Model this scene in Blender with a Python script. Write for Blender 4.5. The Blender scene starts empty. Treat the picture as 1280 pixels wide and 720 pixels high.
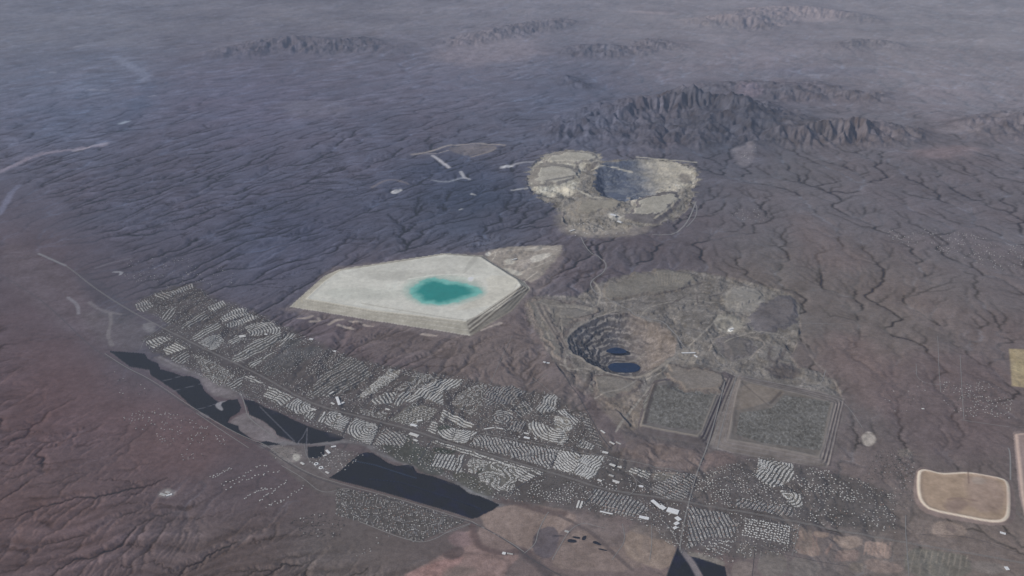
import bpy, math, random, time
import numpy as np
T0 = time.time()
rng = np.random.default_rng(11)
random.seed(5)
S = bpy.context.scene
# air and exposure
DENS = 6.0e-6                                   # extinction of the haze per metre
HAZE_COL = (.57, .69, .98)
EXPO = -0.03
EXF = 2 ** -0.12
INS = np.array([.187, .245, .37]) * EXF         # what endless haze looks like from inside
LUM = .74 * EXF                                 # radiance of a level white surface in this light

# ------------------------------------------------------------------ camera maths (metres; the aeroplane flies at 10 km)
CAM_H = 10000.0
PITCH = math.radians(25.0)
HFOV = math.radians(60.0)
FPX = 640.0 / math.tan(HFOV / 2)
cP, sP = math.cos(PITCH), math.sin(PITCH)

def G(px, py, z=0.0):
    """photo pixel (1280x720) -> world point on the level z"""
    x = (np.asarray(px, float) - 640.0)
    y = (360.0 - np.asarray(py, float))
    fy = FPX * cP + y * sP
    fz = -FPX * sP + y * cP
    t = (z - CAM_H) / fz
    return np.stack([x * t, fy * t], -1)

def GP(pts, z=0.0):
    a = np.array(pts, float)
    return G(a[:, 0], a[:, 1], z)

def project(X, Y, Z):
    dz = Z - CAM_H
    d = Y * cP - dz * sP
    u = Y * sP + dz * cP
    return 640 + FPX * X / d, 360 - FPX * u / d, d

# ------------------------------------------------------------------ noise
def _h(ix, iy, seed):
    n = (ix.astype(np.int64) * 374761393 + iy.astype(np.int64) * 668265263 + seed * 1442695041) & 0xFFFFFFFF
    n = ((n ^ (n >> 13)) * 1274126177) & 0xFFFFFFFF
    return ((n ^ (n >> 16)) & 0xFFFF).astype(np.float32) * (2 * math.pi / 65536.0)

def gn(x, y, seed=0):
    xf = np.floor(x); yf = np.floor(y)
    fx = (x - xf).astype(np.float32); fy = (y - yf).astype(np.float32)
    ix = xf.astype(np.int64); iy = yf.astype(np.int64)
    ux = fx * fx * fx * (fx * (fx * 6 - 15) + 10); uy = fy * fy * fy * (fy * (fy * 6 - 15) + 10)
    def g(dx, dy):
        a = _h(ix + dx, iy + dy, seed)
        return np.cos(a) * (fx - dx) + np.sin(a) * (fy - dy)
    n0 = g(0, 0) * (1 - ux) + g(1, 0) * ux
    n1 = g(0, 1) * (1 - ux) + g(1, 1) * ux
    return (n0 * (1 - uy) + n1 * uy) * 1.5

def fbm(x, y, wl, octv=4, gain=0.5, seed=0):
    s = np.zeros(np.shape(x), np.float32); a = 1.0; t = 0
    for o in range(octv):
        s += a * gn(x / wl + 17.3 * o, y / wl - 9.1 * o, seed + o * 7)
        t += a; a *= gain; wl *= 0.5
    return s / t

def smooth(a, b, x):
    t = np.clip((x - a) / (b - a), 0, 1)
    return t * t * (3 - 2 * t)

# ------------------------------------------------------------------ polygons and polylines
def seg_dist(px, py, pts, closed):
    n = len(pts); d2 = np.full(px.shape, 1e18)
    for i in range(n if closed else n - 1):
        a = pts[i]; b = pts[(i + 1) % n]
        vx, vy = b - a; L = vx * vx + vy * vy + 1e-9
        t = np.clip(((px - a[0]) * vx + (py - a[1]) * vy) / L, 0, 1)
        dx = px - a[0] - t * vx; dy = py - a[1] - t * vy
        d2 = np.minimum(d2, dx * dx + dy * dy)
    return np.sqrt(d2)

def inside(px, py, pts):
    r = np.zeros(px.shape, bool); n = len(pts)
    for i in range(n):
        x0, y0 = pts[i]; x1, y1 = pts[(i + 1) % n]
        if y0 == y1: continue
        c = (y0 > py) != (y1 > py)
        r ^= c & (px < (x1 - x0) * (py - y0) / (y1 - y0) + x0)
    return r

def box(px, py, pts, pad):
    lo = pts.min(0) - pad; hi = pts.max(0) + pad
    return (px > lo[0]) & (px < hi[0]) & (py > lo[1]) & (py < hi[1])

def chaikin(pts, closed=True, n=2):
    p = np.array(pts, float)
    for _ in range(n):
        if closed:
            q = np.roll(p, -1, 0)
            p = np.stack([p * .75 + q * .25, p * .25 + q * .75], 1).reshape(-1, 2)
        else:
            q = np.stack([p[:-1] * .75 + p[1:] * .25, p[:-1] * .25 + p[1:] * .75], 1).reshape(-1, 2)
            p = np.vstack([p[:1], q, p[-1:]])
    return p

# ------------------------------------------------------------------ coarse ground: drainage carved into a square-celled polar grid
AZ = math.radians(39.0)
NC = 980
DT = 2 * AZ / (NC - 1)
R0, R1 = 9600.0, 135000.0
NR = int(math.log(R1 / R0) / DT) + 1
az = np.linspace(-AZ, AZ, NC)
rr = R0 * np.exp(DT * np.arange(NR))
EX = rr[:, None] * np.sin(az)[None, :]
EY = rr[:, None] * np.cos(az)[None, :]

RIVER_PX = [(-220, 205), (-60, 222), (10, 262), (60, 325), (110, 405), (160, 450), (215, 480), (262, 512), (320, 548), (400, 575),
            (470, 592), (560, 622), (640, 640), (720, 662), (800, 700), (880, 735), (1000, 790), (1200, 860)]
RIV = GP(RIVER_PX)

# uphill directions, given as photo pixel pairs (low end, high end), on the far side and on the near side of the valley
UP_FAR = [((60, 300), (330, 262)), ((150, 260), (420, 215)), ((100, 210), (400, 165)), ((250, 350), (420, 300)), ((260, 130), (560, 112)),
          ((400, 420), (520, 345)), ((470, 520), (560, 430)), ((600, 560), (690, 430)), ((700, 350), (760, 260)), ((560, 250), (720, 200)),
          ((1110, 470), (960, 250)), ((1180, 560), (1080, 330)), ((1250, 400), (1080, 230)), ((950, 620), (900, 480)), ((1200, 700), (1150, 560)),
          ((1000, 380), (930, 240)), ((500, 90), (700, 60)), ((100, 60), (330, 40)), ((900, 90), (900, 50)), ((1200, 120), (1050, 60))]
UP_NEAR = [((180, 480), (20, 540)), ((330, 560), (120, 650)), ((280, 620), (60, 700)), ((460, 660), (300, 740)), ((100, 430), (-40, 465)),
           ((40, 340), (-100, 370)), ((620, 690), (500, 745)), ((30, 280), (-120, 285))]
GXn, GYn = 64, 64
gx = np.linspace(-70000, 70000, GXn); gy = np.linspace(7000, 125000, GYn)
GXX, GYY = np.meshgrid(gx, gy)
def field(prs, X, Y):
    w_ = 0; vx = 0; vy = 0
    for a, b in prs:
        A = G(*a); B = G(*b); c = (A + B) / 2; d = (B - A) / np.linalg.norm(B - A)
        r = np.hypot(X - c[0], Y - c[1]) / (0.12 * np.hypot(*c))
        w = 1.0 / (0.3 + r * r) ** 1.5
        w_ = w_ + w; vx = vx + w * d[0]; vy = vy + w * d[1]
    n = np.hypot(vx, vy) + 1e-6
    return vx / n, vy / n
def river_side(X, Y):
    """>0 beyond the valley, <0 on the near side"""
    far = np.vstack([RIV, [[200000, -20000], [-200000, -20000]], [[-200000, RIV[0, 1]]]])
    ins = inside(X, Y, far)
    d = seg_dist(X, Y, RIV, False)
    return np.where(ins, -d, d)
sd = river_side(GXX, GYY)
fx_, fy_ = field(UP_FAR, GXX, GYY); nx_, ny_ = field(UP_NEAR, GXX, GYY)
k = smooth(-300, 300, sd); sm = np.clip(np.abs(sd) / 1500, 0.1, 1)
vx = (fx_ * k + nx_ * (1 - k)) * sm; vy = (fy_ * k + ny_ * (1 - k)) * sm
# integrate the direction field (least squares) with a plain conjugate-gradient solve
hx = gx[1] - gx[0]; hy = gy[1] - gy[0]
bx = (vx[:, 1:] + vx[:, :-1]) / 2; by = (vy[1:] + vy[:-1]) / 2
def Dt(a, b):
    r = np.zeros((GYn, GXn)); r[:, 1:] += a / hx; r[:, :-1] -= a / hx; r[1:] += b / hy; r[:-1] -= b / hy
    return r
def A_(p): return Dt((p[:, 1:] - p[:, :-1]) / hx, (p[1:] - p[:-1]) / hy)
def solve(bx, by):
    phi = np.zeros((GYn, GXn)); r_ = Dt(bx, by) - A_(phi); p_ = r_.copy(); rs = (r_ * r_).sum()
    for _ in range(260):
        Ap = A_(p_); al = rs / ((p_ * Ap).sum() + 1e-30); phi += al * p_; r_ -= al * Ap
        rn = (r_ * r_).sum(); p_ = r_ + rn / rs * p_; rs = rn
    return phi
phi = solve(bx, by)
cx_, cy_ = -(fy_ * k + ny_ * (k - 1)), (fx_ * k + nx_ * (k - 1))      # across-slope coordinate, same turn on both banks
psi = solve((cx_[:, 1:] + cx_[:, :-1]) / 2, (cy_[1:] + cy_[:-1]) / 2)
def bil(F, u, v):
    """sample F[v,u] at fractional indices"""
    u = np.clip(u, 0, F.shape[1] - 1.001); v = np.clip(v, 0, F.shape[0] - 1.001)
    i = u.astype(np.int32); j = v.astype(np.int32); a = u - i; b = v - j
    return (F[j, i] * (1 - a) + F[j, i + 1] * a) * (1 - b) + (F[j + 1, i] * (1 - a) + F[j + 1, i + 1] * a) * b
PHI = bil(phi, (EX - gx[0]) / hx, (EY - gy[0]) / hy)

# mountains: ridge polylines (photo pixel, crest height m), half width m, roughness
RIDGES = [
    ([(728, 172, 90), (757, 148, 320), (800, 133, 480), (838, 124, 620), (872, 116, 860), (905, 121, 760), (935, 134, 640), (962, 142, 300)], 2300),
    ([(872, 120, 800), (882, 148, 520), (870, 168, 220)], 1150),
    ([(935, 136, 560), (975, 140, 520), (1010, 150, 300)], 1200),
    ([(905, 124, 700), (930, 154, 460), (948, 172, 180)], 1100),
    ([(800, 136, 440), (806, 158, 260), (800, 174, 120)], 1150),
    ([(985, 158, 460), (1030, 153, 560), (1078, 149, 680), (1112, 156, 420), (1138, 166, 120)], 1300),
    ([(1030, 156, 420), (1036, 170, 160)], 900), ([(1078, 152, 480), (1070, 172, 140)], 900), ([(842, 128, 540), (846, 152, 300), (838, 172, 130)], 1500),
    ([(965, 110, 300), (990, 112, 260), (1015, 104, 200)], 1500),
    ([(895, 106, 160), (935, 104, 220), (960, 106, 140)], 1300),
    ([(705, 95, 200), (722, 101, 260)], 900),
    ([(1060, 116, 220), (1085, 118, 200), (1100, 117, 160)], 1100),
    ([(1252, 150, 260), (1290, 146, 380), (1340, 150, 420)], 1900),
    ([(290, 60, 160), (318, 57, 220), (345, 51, 300), (372, 48, 380), (405, 52, 300), (440, 51, 280), (462, 56, 150)], 2300),
    ([(735, 60, 180), (760, 57, 280), (785, 60, 160)], 2000), ([(560, 52, 120), (600, 43, 240), (640, 34, 300), (700, 26, 220)], 1700),
    ([(820, 52, 200), (845, 54, 160)], 1800), ([(1055, 57, 120), (1095, 52, 200), (1125, 58, 120)], 1800),
    ([(920, 20, 500), (960, 13, 220), (1010, 11, 260), (1060, 18, 180)], 2600),
]
UPL = np.zeros_like(EX); 
wx = fbm(EX, EY, 2600, 3, .5, 71) * 800; wy = fbm(EX, EY, 2600, 3, .5, 72) * 800
for pts, w in RIDGES:
    P = np.array([G(a, b, c) for a, b, c in pts]); Hh = [c for _, _, c in pts]
    m = box(EX, EY, P, w * 3.2); x = (EX + wx)[m]; y = (EY + wy)[m]; best = np.zeros(x.shape)
    for i in range(len(P) - 1):
        vx, vy = P[i + 1] - P[i]; t = np.clip(((x - P[i, 0]) * vx + (y - P[i, 1]) * vy) / (vx * vx + vy * vy), 0, 1)
        d = np.hypot(x - P[i, 0] - t * vx, y - P[i, 1] - t * vy)
        hcr = Hh[i] * (1 - t) + Hh[i + 1] * t
        best = np.maximum(best, hcr * np.clip(1 - d / (1.75 * w), 0, 1) ** 1.25)
    UPL[m] = np.maximum(UPL[m], best)
UPL *= np.clip(1.12 + 1.15 * fbm(EX, EY, 3300, 5, .6, 75), .35, 1.9)
MTN = smooth(25, 140, UPL)

SL = 0.026
base = PHI * SL
AZG = np.repeat(az[None, :], NR, 0); LRG = np.repeat(np.log(rr)[:, None], NC, 1)
H = base + UPL + (15 + 22 * smooth(200, 1000, 640 + FPX * EX / EY)) * fbm(EX, EY, 3600, 2, .45, 3) + (7 + 7 * smooth(200, 1000, 640 + FPX * EX / EY)) * fbm(EX, EY, 900, 3, .5, 13) + 0.0006 * EY * fbm(AZG, LRG, .09, 4, .55, 23) + rng.random(EX.shape) * 0.6
dcell = (rr * DT)[:, None] * np.ones((1, NC))
NB = [(-1, -1), (-1, 0), (-1, 1), (0, -1), (0, 1), (1, -1), (1, 0), (1, 1)]
idx = np.arange(NR * NC).reshape(NR, NC)
edge = np.zeros((NR, NC), bool); edge[0] = edge[-1] = True; edge[:, 0] = edge[:, -1] = True
def shifted(Hp, dy, dx): return Hp[1 + dy:1 + dy + NR, 1 + dx:1 + dx + NC]
def erode(H, it, K, mexp, diff, nfill):
    for q in range(nfill):
        Hp = np.pad(H, 1, mode='edge'); mn = np.full(H.shape, 1e9)
        for dy, dx in NB: mn = np.minimum(mn, shifted(Hp, dy, dx))
        H = np.where(edge, H, np.maximum(H, mn + 0.02))
    for q in range(10):
        Hp = np.pad(H, 1, mode='edge'); mn = np.full(H.shape, 1e9)
        for dy, dx in NB: mn = np.minimum(mn, shifted(Hp, dy, dx))
        H = np.where(edge, H, np.maximum(H, mn + 0.02))
    Hp = np.pad(H, 1, mode='edge')
    best = np.zeros(H.shape); rec = idx.copy(); dd = dcell.copy()
    for dy, dx in NB:
        L = math.hypot(dy, dx); s = (H - shifted(Hp, dy, dx)) / L
        s = s * (1 + 0.5 * rng.random(H.shape))
        m = (s > best) & ~edge
        best[m] = s[m]; rec[m] = idx[m] + dy * NC + dx; dd[m] = dcell[m] * L
    rec = rec.ravel(); dd = dd.ravel(); n = rec.size
    dep = (rec != np.arange(n)).astype(np.int32); p = rec.copy()
    for _ in range(14):
        dep = dep + dep[p]; p = p[p]
    order = np.argsort(dep, kind='stable'); ds = dep[order]
    st = np.searchsorted(ds, np.arange(ds[-1] + 2))
    A = (dcell.ravel() ** 2).copy()
    for l in range(len(st) - 2, 0, -1):
        ii = order[st[l]:st[l + 1]]
        np.add.at(A, rec[ii], A[ii])
    h = H.ravel().copy()
    F = K * A ** mexp / dd
    for l in range(1, len(st) - 1):
        ii = order[st[l]:st[l + 1]]
        h[ii] = (h[ii] + F[ii] * h[rec[ii]]) / (1 + F[ii])
    H = h.reshape(NR, NC)
    Hp = np.pad(H, 1, mode='edge')
    lap = shifted(Hp, -1, 0) + shifted(Hp, 1, 0) + shifted(Hp, 0, 1) + shifted(Hp, 0, -1) - 4 * H
    H = np.where(edge, H, H + diff * lap)
    return H, A.reshape(NR, NC), len(st)
Kmap = 0.4 * (1 + 0.9 * MTN).ravel()
for it in range(11):
    H, ACC, nl = erode(H, it, Kmap, 0.42, 0.035, 40 if it < 2 else 4)
print('erosion', round(time.time() - T0, 1), nl)

def blur(F, n):
    """separable box blur, three passes"""
    for _ in range(2):
        for ax in (0, 1):
            P = np.pad(F, [(n + 1, n) if a == ax else (0, 0) for a in (0, 1)], mode='edge')
            c = np.cumsum(P, ax)
            F = (np.take(c, range(2 * n + 1, P.shape[ax]), ax) - np.take(c, range(0, P.shape[ax] - 2 * n - 1), ax)) / (2 * n + 1)
    return F
RES = H - base
LOC = RES - blur(RES, 31)
MT = blur(MTN, 4)
MTH = np.maximum(RES - blur(np.where(MTN < .5, RES, 0), 58) / np.maximum(blur((MTN < .5).astype(float), 58), .05), -40)
REL = LOC * (1 - MT) * 1.0 + MTH * MT
LACC = np.log10(np.maximum(ACC, 1e3))
WASH = .35 * smooth(4.1, 5.2, LACC) + .65 * smooth(4.9, 6.7, LACC)
Wp = np.pad(WASH, 1, mode='edge'); Wm = WASH
for dy, dx in ((-1, 0), (1, 0), (0, -1), (0, 1)): Wm = np.maximum(Wm, shifted(Wp, dy, dx) * .55)
WASH = Wm
LSTD = blur(np.abs(LOC) * (MTN < .3), 38) / np.maximum(blur((MTN < .3).astype(float), 38), .1)
LOCN = LOC / (LSTD + 2.5)
# ------------------------------------------------------------------ final ground grid
az_d = np.linspace(-math.radians(38), math.radians(38), 1500)
az_o = np.radians([41, 45, 50, 57, 65, 75])
azv = np.concatenate([-az_o[::-1], az_d, az_o])
el = np.concatenate([np.radians([76, 66, 57, 50, 46]), np.linspace(math.radians(44), math.radians(6.0), 860),
                     np.radians([5.8, 5.5, 5.0, 4.4, 3.6, 2.8, 2.1])])
rv = CAM_H / np.tan(el)
NA, NE = len(azv), len(rv)
X = rv[:, None] * np.sin(azv)[None]; Y = rv[:, None] * np.cos(azv)[None]
U = (azv[None] + AZ) / DT + 0 * X; V = (np.log(rv / R0) / DT)[:, None] + 0 * X
REL2 = (((25 + .0006 * rr[:, None]) * (1 - .58 * smooth(3000, 8000, EX + .12 * (EY - 15000)) * (1 - smooth(32000, 42000, EY))) * (1 - .5 * smooth(30000, 48000, EY))) * np.tanh(LOCN * .55) * (1 - MT) + MTH * MT * 1.3)
Z = bil(REL2, U, V); M = bil(MT, U, V); W = bil(WASH, U, V) * (1 - 0.85 * M)
PX, PY, _ = project(X, Y, 0 * X)
SD = np.where(inside(X, Y, np.vstack([RIV, [[200000, -20000], [-200000, -20000]], [[-200000, RIV[0, 1]]]])), -1.0, 1.0)
SD *= 1
rd = np.full(X.shape, 9e4); bm = box(X, Y, RIV, 9000); rd[bm] = seg_dist(X[bm], Y[bm], RIV, False)
VAL = 1 - smooth(900, 2600, rd)                       # flat valley bottom along the river
Z = Z * (1 - 0.8 * VAL) * (0.75 + 0.25 * M)
N1 = fbm(X, Y, 5200, 4, .55, 31); N2 = fbm(X, Y, 700, 4, .55, 41); N3 = fbm(X, Y, 150, 3, .6, 51)
rid_ = 1 - 2 * np.abs(fbm(X, Y, 1100, 4, .58, 61)) * 1.6
PHf = bil(phi, (X - gx[0]) / hx, (Y - gy[0]) / hy); PSf = bil(psi, (X - gx[0]) / hx, (Y - gy[0]) / hy)
wv = 300 * fbm(X, Y, 1500, 2, .5, 63); ks = np.maximum(1, Y / 26000)
STR = gn(PHf / (1100 * ks), (PSf + wv) / (170 * ks), 64) + .6 * gn(PHf / (600 * ks), (PSf + wv) / (80 * ks), 65)
STR = STR * (1 - M) * (1 - VAL) * (1 - .6 * smooth(1000, 7000, X)) * smooth(-.35, .25, fbm(X, Y, 4000, 2, .5, 66) + .12)
LNM = (1 - smooth(.015, .085, np.abs(gn(PHf / (1700 * ks) + .3, (PSf + 1.6 * wv + 90 * N3) / (300 * ks), 68)))) * smooth(-.15, .2, fbm(X, Y, 1900, 3, .55, 69)) * (1 - M) * (1 - VAL) * (1 - .8 * smooth(500, 6000, X)) * (1 - smooth(28000, 45000, Y))
Z += -8 * LNM + (N2 * 5 + N3 * 1.6) * (0.4 + 0.6 * (1 - VAL)) + M * 110 * rid_ * smooth(0, 1, M) + STR * 13 * ks

def lin(c):
    c = np.asarray(c, float) / 255
    return np.where(c <= 0.04045, c / 12.92, ((c + 0.055) / 1.055) ** 2.4)

# desert tone by place (as seen), turned into an albedo below by taking the air away
TONES = [((60, 650), (92, 80, 85)), ((300, 690), (88, 80, 83)), ((60, 500), (92, 79, 86)), ((40, 380), (86, 80, 90)), ((200, 250), (82, 85, 103)),
         ((100, 100), (96, 103, 125)), ((350, 290), (76, 81, 101)), ((480, 180), (86, 89, 108)), ((570, 250), (76, 82, 100)), ((500, 110), (98, 100, 119)),
         ((300, 130), (95, 97, 118)), ((700, 120), (88, 94, 114)), ((920, 160), (80, 85, 101)), ((1000, 230), (96, 95, 104)), ((1170, 230), (96, 94, 104)),
         ((1200, 80), (119, 117, 130)), ((950, 50), (118, 116, 131)), ((640, 30), (116, 116, 134)), ((1200, 20), (130, 128, 140)), ((900, 10), (128, 125, 138)), ((1100, 400), (103, 97, 99)), ((1220, 500), (98, 90, 94)),
         ((960, 380), (101, 97, 99)), ((600, 450), (102, 95, 98)), ((480, 430), (94, 87, 94)), ((800, 320), (86, 83, 93)), ((680, 560), (96, 91, 93)), ((750, 690), (104, 94, 96)),
         ((1200, 690), (106, 99, 99)), ((430, 700), (90, 85, 87)), ((200, 430), (84, 84, 96)), ((300, 600), (84, 78, 86)), ((200, 560), (92, 80, 86))]
wsum = np.zeros(X.shape); C = np.zeros(X.shape + (3,))
for (a, b), c in TONES:
    w = 1 / (((PX - a) / 1.3) ** 2 + (PY - b) ** 2 + 45 ** 2) ** 1.6
    wsum += w; C += w[..., None] * lin(c)
C /= wsum[..., None]
shade = 1 + 0.14 * N1 + 0.16 * N2 + 0.16 * N3
C *= shade[..., None]
warm = fbm(X, Y, 2300, 3, .5, 91)
C *= 1 + warm[..., None] * np.array([0.06, 0.0, -0.02])
brk_ = .3 + .7 * smooth(-.3, .2, fbm(X, Y, 1300, 3, .6, 67) + .05)
wst = (.88 - .14 * smooth(2000, 7000, X)) * brk_ * (1 - .8 * smooth(28000, 50000, Y))
C *= (1 - .42 * LNM)[..., None]
C *= (1 + .26 * np.clip(STR, -1.2, 1.2))[..., None] * (1 + M * (-.06 + .6 * fbm(X, Y, 700, 4, .62, 81)))[..., None]
C *= (1 + .30 * W * smooth(.0, .5, .9 - brk_) * (1 - M))[..., None]
C *= (1 - (brk_ > .32) * wst * W * (1 - .7 * VAL))[..., None] * np.ones(3)
C *= 1 + W[..., None] * np.array([-.06, .02, .06])

def paint(poly, col, a=1.0, feather=40, brk=0.0, mul=None, z=0.0, sm=1, wl=300):
    P = chaikin(GP(poly, z), True, sm) if sm else GP(poly, z)
    m = box(X, Y, P, feather * 3 + brk)
    if not m.any(): return
    x, y = X[m], Y[m]
    d = seg_dist(x, y, P, True); d = np.where(inside(x, y, P), d, -d)
    if brk: d = d + brk * fbm(x, y, wl, 3, .6, 5)
    k = smooth(-feather, feather, d)[:, None] * a
    c = C[m]
    if mul is not None: C[m] = c * (1 - k) + c * np.array(mul) * k
    else:
        t = lin(col) * (1 + 0.35 * (N2[m] + .8 * N3[m]))[:, None]
        C[m] = c * (1 - k) + t * k
def line(pts, col, w, a=1.0, soft=1.0, brk=0.0, mul=None, z=0.0, sm=2, vary=0.0):
    P = chaikin(GP(pts, z), False, sm)
    m = box(X, Y, P, w * 3 + brk)
    if not m.any(): return
    x, y = X[m], Y[m]; d = seg_dist(x, y, P, False)
    if brk: d = d + brk * fbm(x, y, 420, 3, .6, 8)
    ww = w * (1 + vary * fbm(x, y, 900, 2, .5, 9))
    k = (1 - smooth(ww * (.5 - .3 * soft), ww * (.5 + .5 * soft), d))[:, None] * a
    C[m] = C[m] * (1 - k) + (C[m] * np.array(mul) if mul is not None else lin(col) * (1 + .2 * N3[m])[:, None]) * k

REG = np.zeros(X.shape, np.int16)                     # which object a spot of ground belongs to
def region(P, rid):
    m = box(X, Y, P, 10); s = np.zeros(X.shape, bool); s[m] = inside(X[m], Y[m], P); REG[s] = rid

def profile(t, n):
    """benched slope: t 0..1 -> 0..1 in n steps"""
    if not n: return t
    q = t * n; f = np.floor(q); r = q - f
    return (f + smooth(0.35, 1.0, r)) / n

def plateau(toe, crest, h, rid=0, benches=0, dish=0, rough=1.0, lipcol=None, slopecol=None, topcol=None, z0=0, toe_w=None, smt=1, rid_bed=0, keep=.25, warp=0):
    """raised earthwork between a toe outline (level 0) and a crest outline (level h)"""
    Pt = chaikin(GP(toe), True, smt); Pc = chaikin(GP(crest, h), True, smt)
    m = box(X, Y, Pt, 60); x, y = X[m], Y[m]
    if warp: x, y = x + warp * fbm(x, y, 520, 5, .62, 21), y + warp * fbm(x, y, 520, 5, .62, 22)
    it, ic = inside(x, y, Pt), inside(x, y, Pc)
    dt, dc = seg_dist(x, y, Pt, True), seg_dist(x, y, Pc, True)
    it |= ic
    t = np.where(ic, 1.0, np.where(it, dt / (dt + dc + 1e-6), 0.0))
    zz = profile(t, benches) * h
    if dish: zz = np.where(ic, h - dish * smooth(10, 90, dc), zz)
    z = Z[m]; z = np.where(it, z * keep * rough + zz, z * smooth(0, 260, dt) + z * keep * (1 - smooth(0, 260, dt))); Z[m] = z
    c = C[m]
    n = (1 + .3 * N2[m] + .25 * N3[m])[:, None]
    if slopecol is not None: c = np.where((it & ~ic)[:, None], lin(slopecol) * n, c)
    if benches:
        st = (np.abs((t * benches) % 1 - .15) < .17) & it & ~ic
        c = np.where(st[:, None], c * 1.25, c)
    if topcol is not None: c = np.where(ic[:, None], lin(topcol) * n, c)
    if lipcol is not None: k = ((1 - smooth(14, 42, dc)) * it)[:, None]; c = c * (1 - k) + lin(lipcol) * k
    C[m] = c
    if rid: region(Pt, rid)
    if rid_bed: region(Pc, rid_bed)

def pit(rim, floors, rid, benches, cfun=None, smr=2, warp=0):
    Pr = chaikin(GP(rim), True, smr); m = box(X, Y, Pr, 60); x, y = X[m], Y[m]
    if warp: x, y = x + warp * fbm(x, y, 650, 4, .6, 23), y + warp * fbm(x, y, 650, 4, .6, 24)
    ir = inside(x, y, Pr); dr = seg_dist(x, y, Pr, True)
    wob = fbm(x, y, 420, 4, .6, 4) * .2
    best = np.zeros(x.shape)
    for poly, D in floors:
        Pf = chaikin(GP(poly, -D), True, 2); iff = inside(x, y, Pf); df = seg_dist(x, y, Pf, True)
        t = np.where(iff, 1.0, dr / (dr + df + 1e-6)); t = np.where(iff, 1.0, np.clip(t + wob * t * (1 - t) * 4, 0, 1))
        best = np.maximum(best, t * D)
    Dm = max(d for _, d in floors); t = best / Dm
    side = smooth(-.1, .35, (x - Pr[:, 0].mean()) / (np.ptp(Pr[:, 0])) )          # smoother scree on one side
    ts = 1 - (1 - t) ** 1.9; prof = profile(ts, benches) * (1 - side) + (t * .7 + .3 * ts) * side
    Z[m] = np.where(ir, -prof * Dm + Z[m] * .3 * (1 - t), Z[m] * (.3 + .7 * smooth(0, 300, dr)))
    if cfun is not None: C[m] = cfun(x, y, t, ir, side, C[m], m)
    r_ = REG[m]; r_[ir] = rid; REG[m] = r_

# ---- broad colour of the country
# sandy washes of the river
line([(-10, 218), (20, 206), (35, 198), (60, 191), (85, 188), (110, 184), (128, 182)], (134, 129, 146), 260, .6, 1, 200)
line([(92, 189), (112, 184)], (160, 155, 168), 120, .6); line([(0, 268), (14, 240), (24, 232)], (118, 122, 146), 160, .5, 1, 60)
line([(146, 72), (160, 82), (180, 90), (182, 99), (176, 102)], (118, 126, 150), 500, .55, 1, 500); line([(118, 182), (131, 180)], (140, 140, 158), 260, .7)
line([(148, 162), (150, 152), (160, 148), (175, 133), (186, 112), (180, 105)], None, 700, .5, 1.5, 600, mul=(.72, .82, .88))
line([(152, 154), (158, 152)], (140, 150, 168), 260, .8)
paint([(20, 150), (60, 128), (120, 122), (150, 140), (140, 165), (90, 178), (30, 172)], None, .2, 1800, 1500, mul=(.78, .84, .9), wl=3000)
for q in [(98, 58), (65, 90), (115, 112), (190, 120), (130, 112)]: paint([(q[0] - 6, q[1]), (q[0] + 5, q[1] - 1), (q[0] + 6, q[1] + 1), (q[0] - 5, q[1] + 1)], (135, 140, 160), .6, 150, 200)
# dark bluish flank below the far mine
paint([(470, 215), (560, 190), (640, 210), (690, 255), (705, 285), (600, 300), (480, 310), (380, 300), (390, 260)], None, .8, 900, 1300, mul=(.87, .92, .96), wl=2500)
paint([(520, 200), (600, 205), (650, 222), (650, 250), (560, 262), (500, 245)], None, .6, 700, 900, mul=(.85, .90, .95), wl=2500)
# alluvium beside the river and round the orchards
paint([(0, 300), (70, 325), (115, 375), (135, 430), (120, 440), (60, 400), (0, 345)], (93, 88, 98), .7, 200, 200)
paint([(95, 390), (150, 385), (200, 420), (165, 440), (140, 436), (110, 410)], (96, 94, 102), .5, 200, 150)
paint([(190, 443), (215, 452), (250, 466), (290, 482), (330, 500), (302, 497), (285, 499), (262, 492), (250, 472), (225, 466), (200, 455)], (104, 102, 110), .8, 60, 50)
paint([(285, 528), (300, 518), (311, 515), (330, 528), (343, 538), (345, 545), (370, 554), (345, 553), (320, 551), (300, 540)], (112, 108, 114), .9, 40, 20)
paint([(250, 472), (262, 492), (285, 499), (300, 498), (290, 480), (262, 468)], (110, 106, 112), .7, 40, 30)
line([(200, 446), (225, 459), (250, 468), (275, 478), (300, 492)], (136, 134, 142), 60, .5, 1, 30)
line([(330, 557), (370, 553), (405, 554), (430, 551), (452, 552), (470, 562), (492, 575), (530, 584), (575, 600), (600, 618), (625, 630)], (112, 112, 118), 120, .7, 1, 60)
line([(565, 598), (585, 612), (605, 618), (622, 628)], (122, 124, 130), 110, .5, 1, 60)
line([(380, 590), (400, 605), (420, 625), (450, 660), (440, 690)], (92, 88, 92), 300, .3, 1, 120)
# beige and pink farm land at the bottom
paint([(590, 650), (630, 630), (690, 632), (730, 648), (700, 664), (680, 682), (660, 690)], (123, 111, 109), .9, 30, 20)
paint([(600, 655), (640, 680), (655, 690), (600, 690), (594, 672)], (119, 107, 107), .9, 30, 20)
paint([(572, 668), (594, 660), (598, 686), (630, 692), (655, 694), (635, 708), (628, 722), (575, 722), (500, 722), (545, 698), (556, 690), (580, 690)], (123, 107, 107), .95, 30, 40)
paint([(520, 712), (555, 698), (580, 694), (575, 705), (555, 722), (500, 722)], (133, 110, 110), .9, 40, 40)
paint([(550, 690), (575, 682), (583, 690), (570, 700), (555, 698)], (86, 78, 82), .9, 30, 40)
paint([(555, 712), (575, 705), (600, 712), (580, 722), (552, 722)], (98, 90, 90), .8, 60, 40)
paint([(560, 670), (575, 662), (590, 668), (588, 684), (562, 682)], (116, 102, 106), .8, 40, 40)
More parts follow.
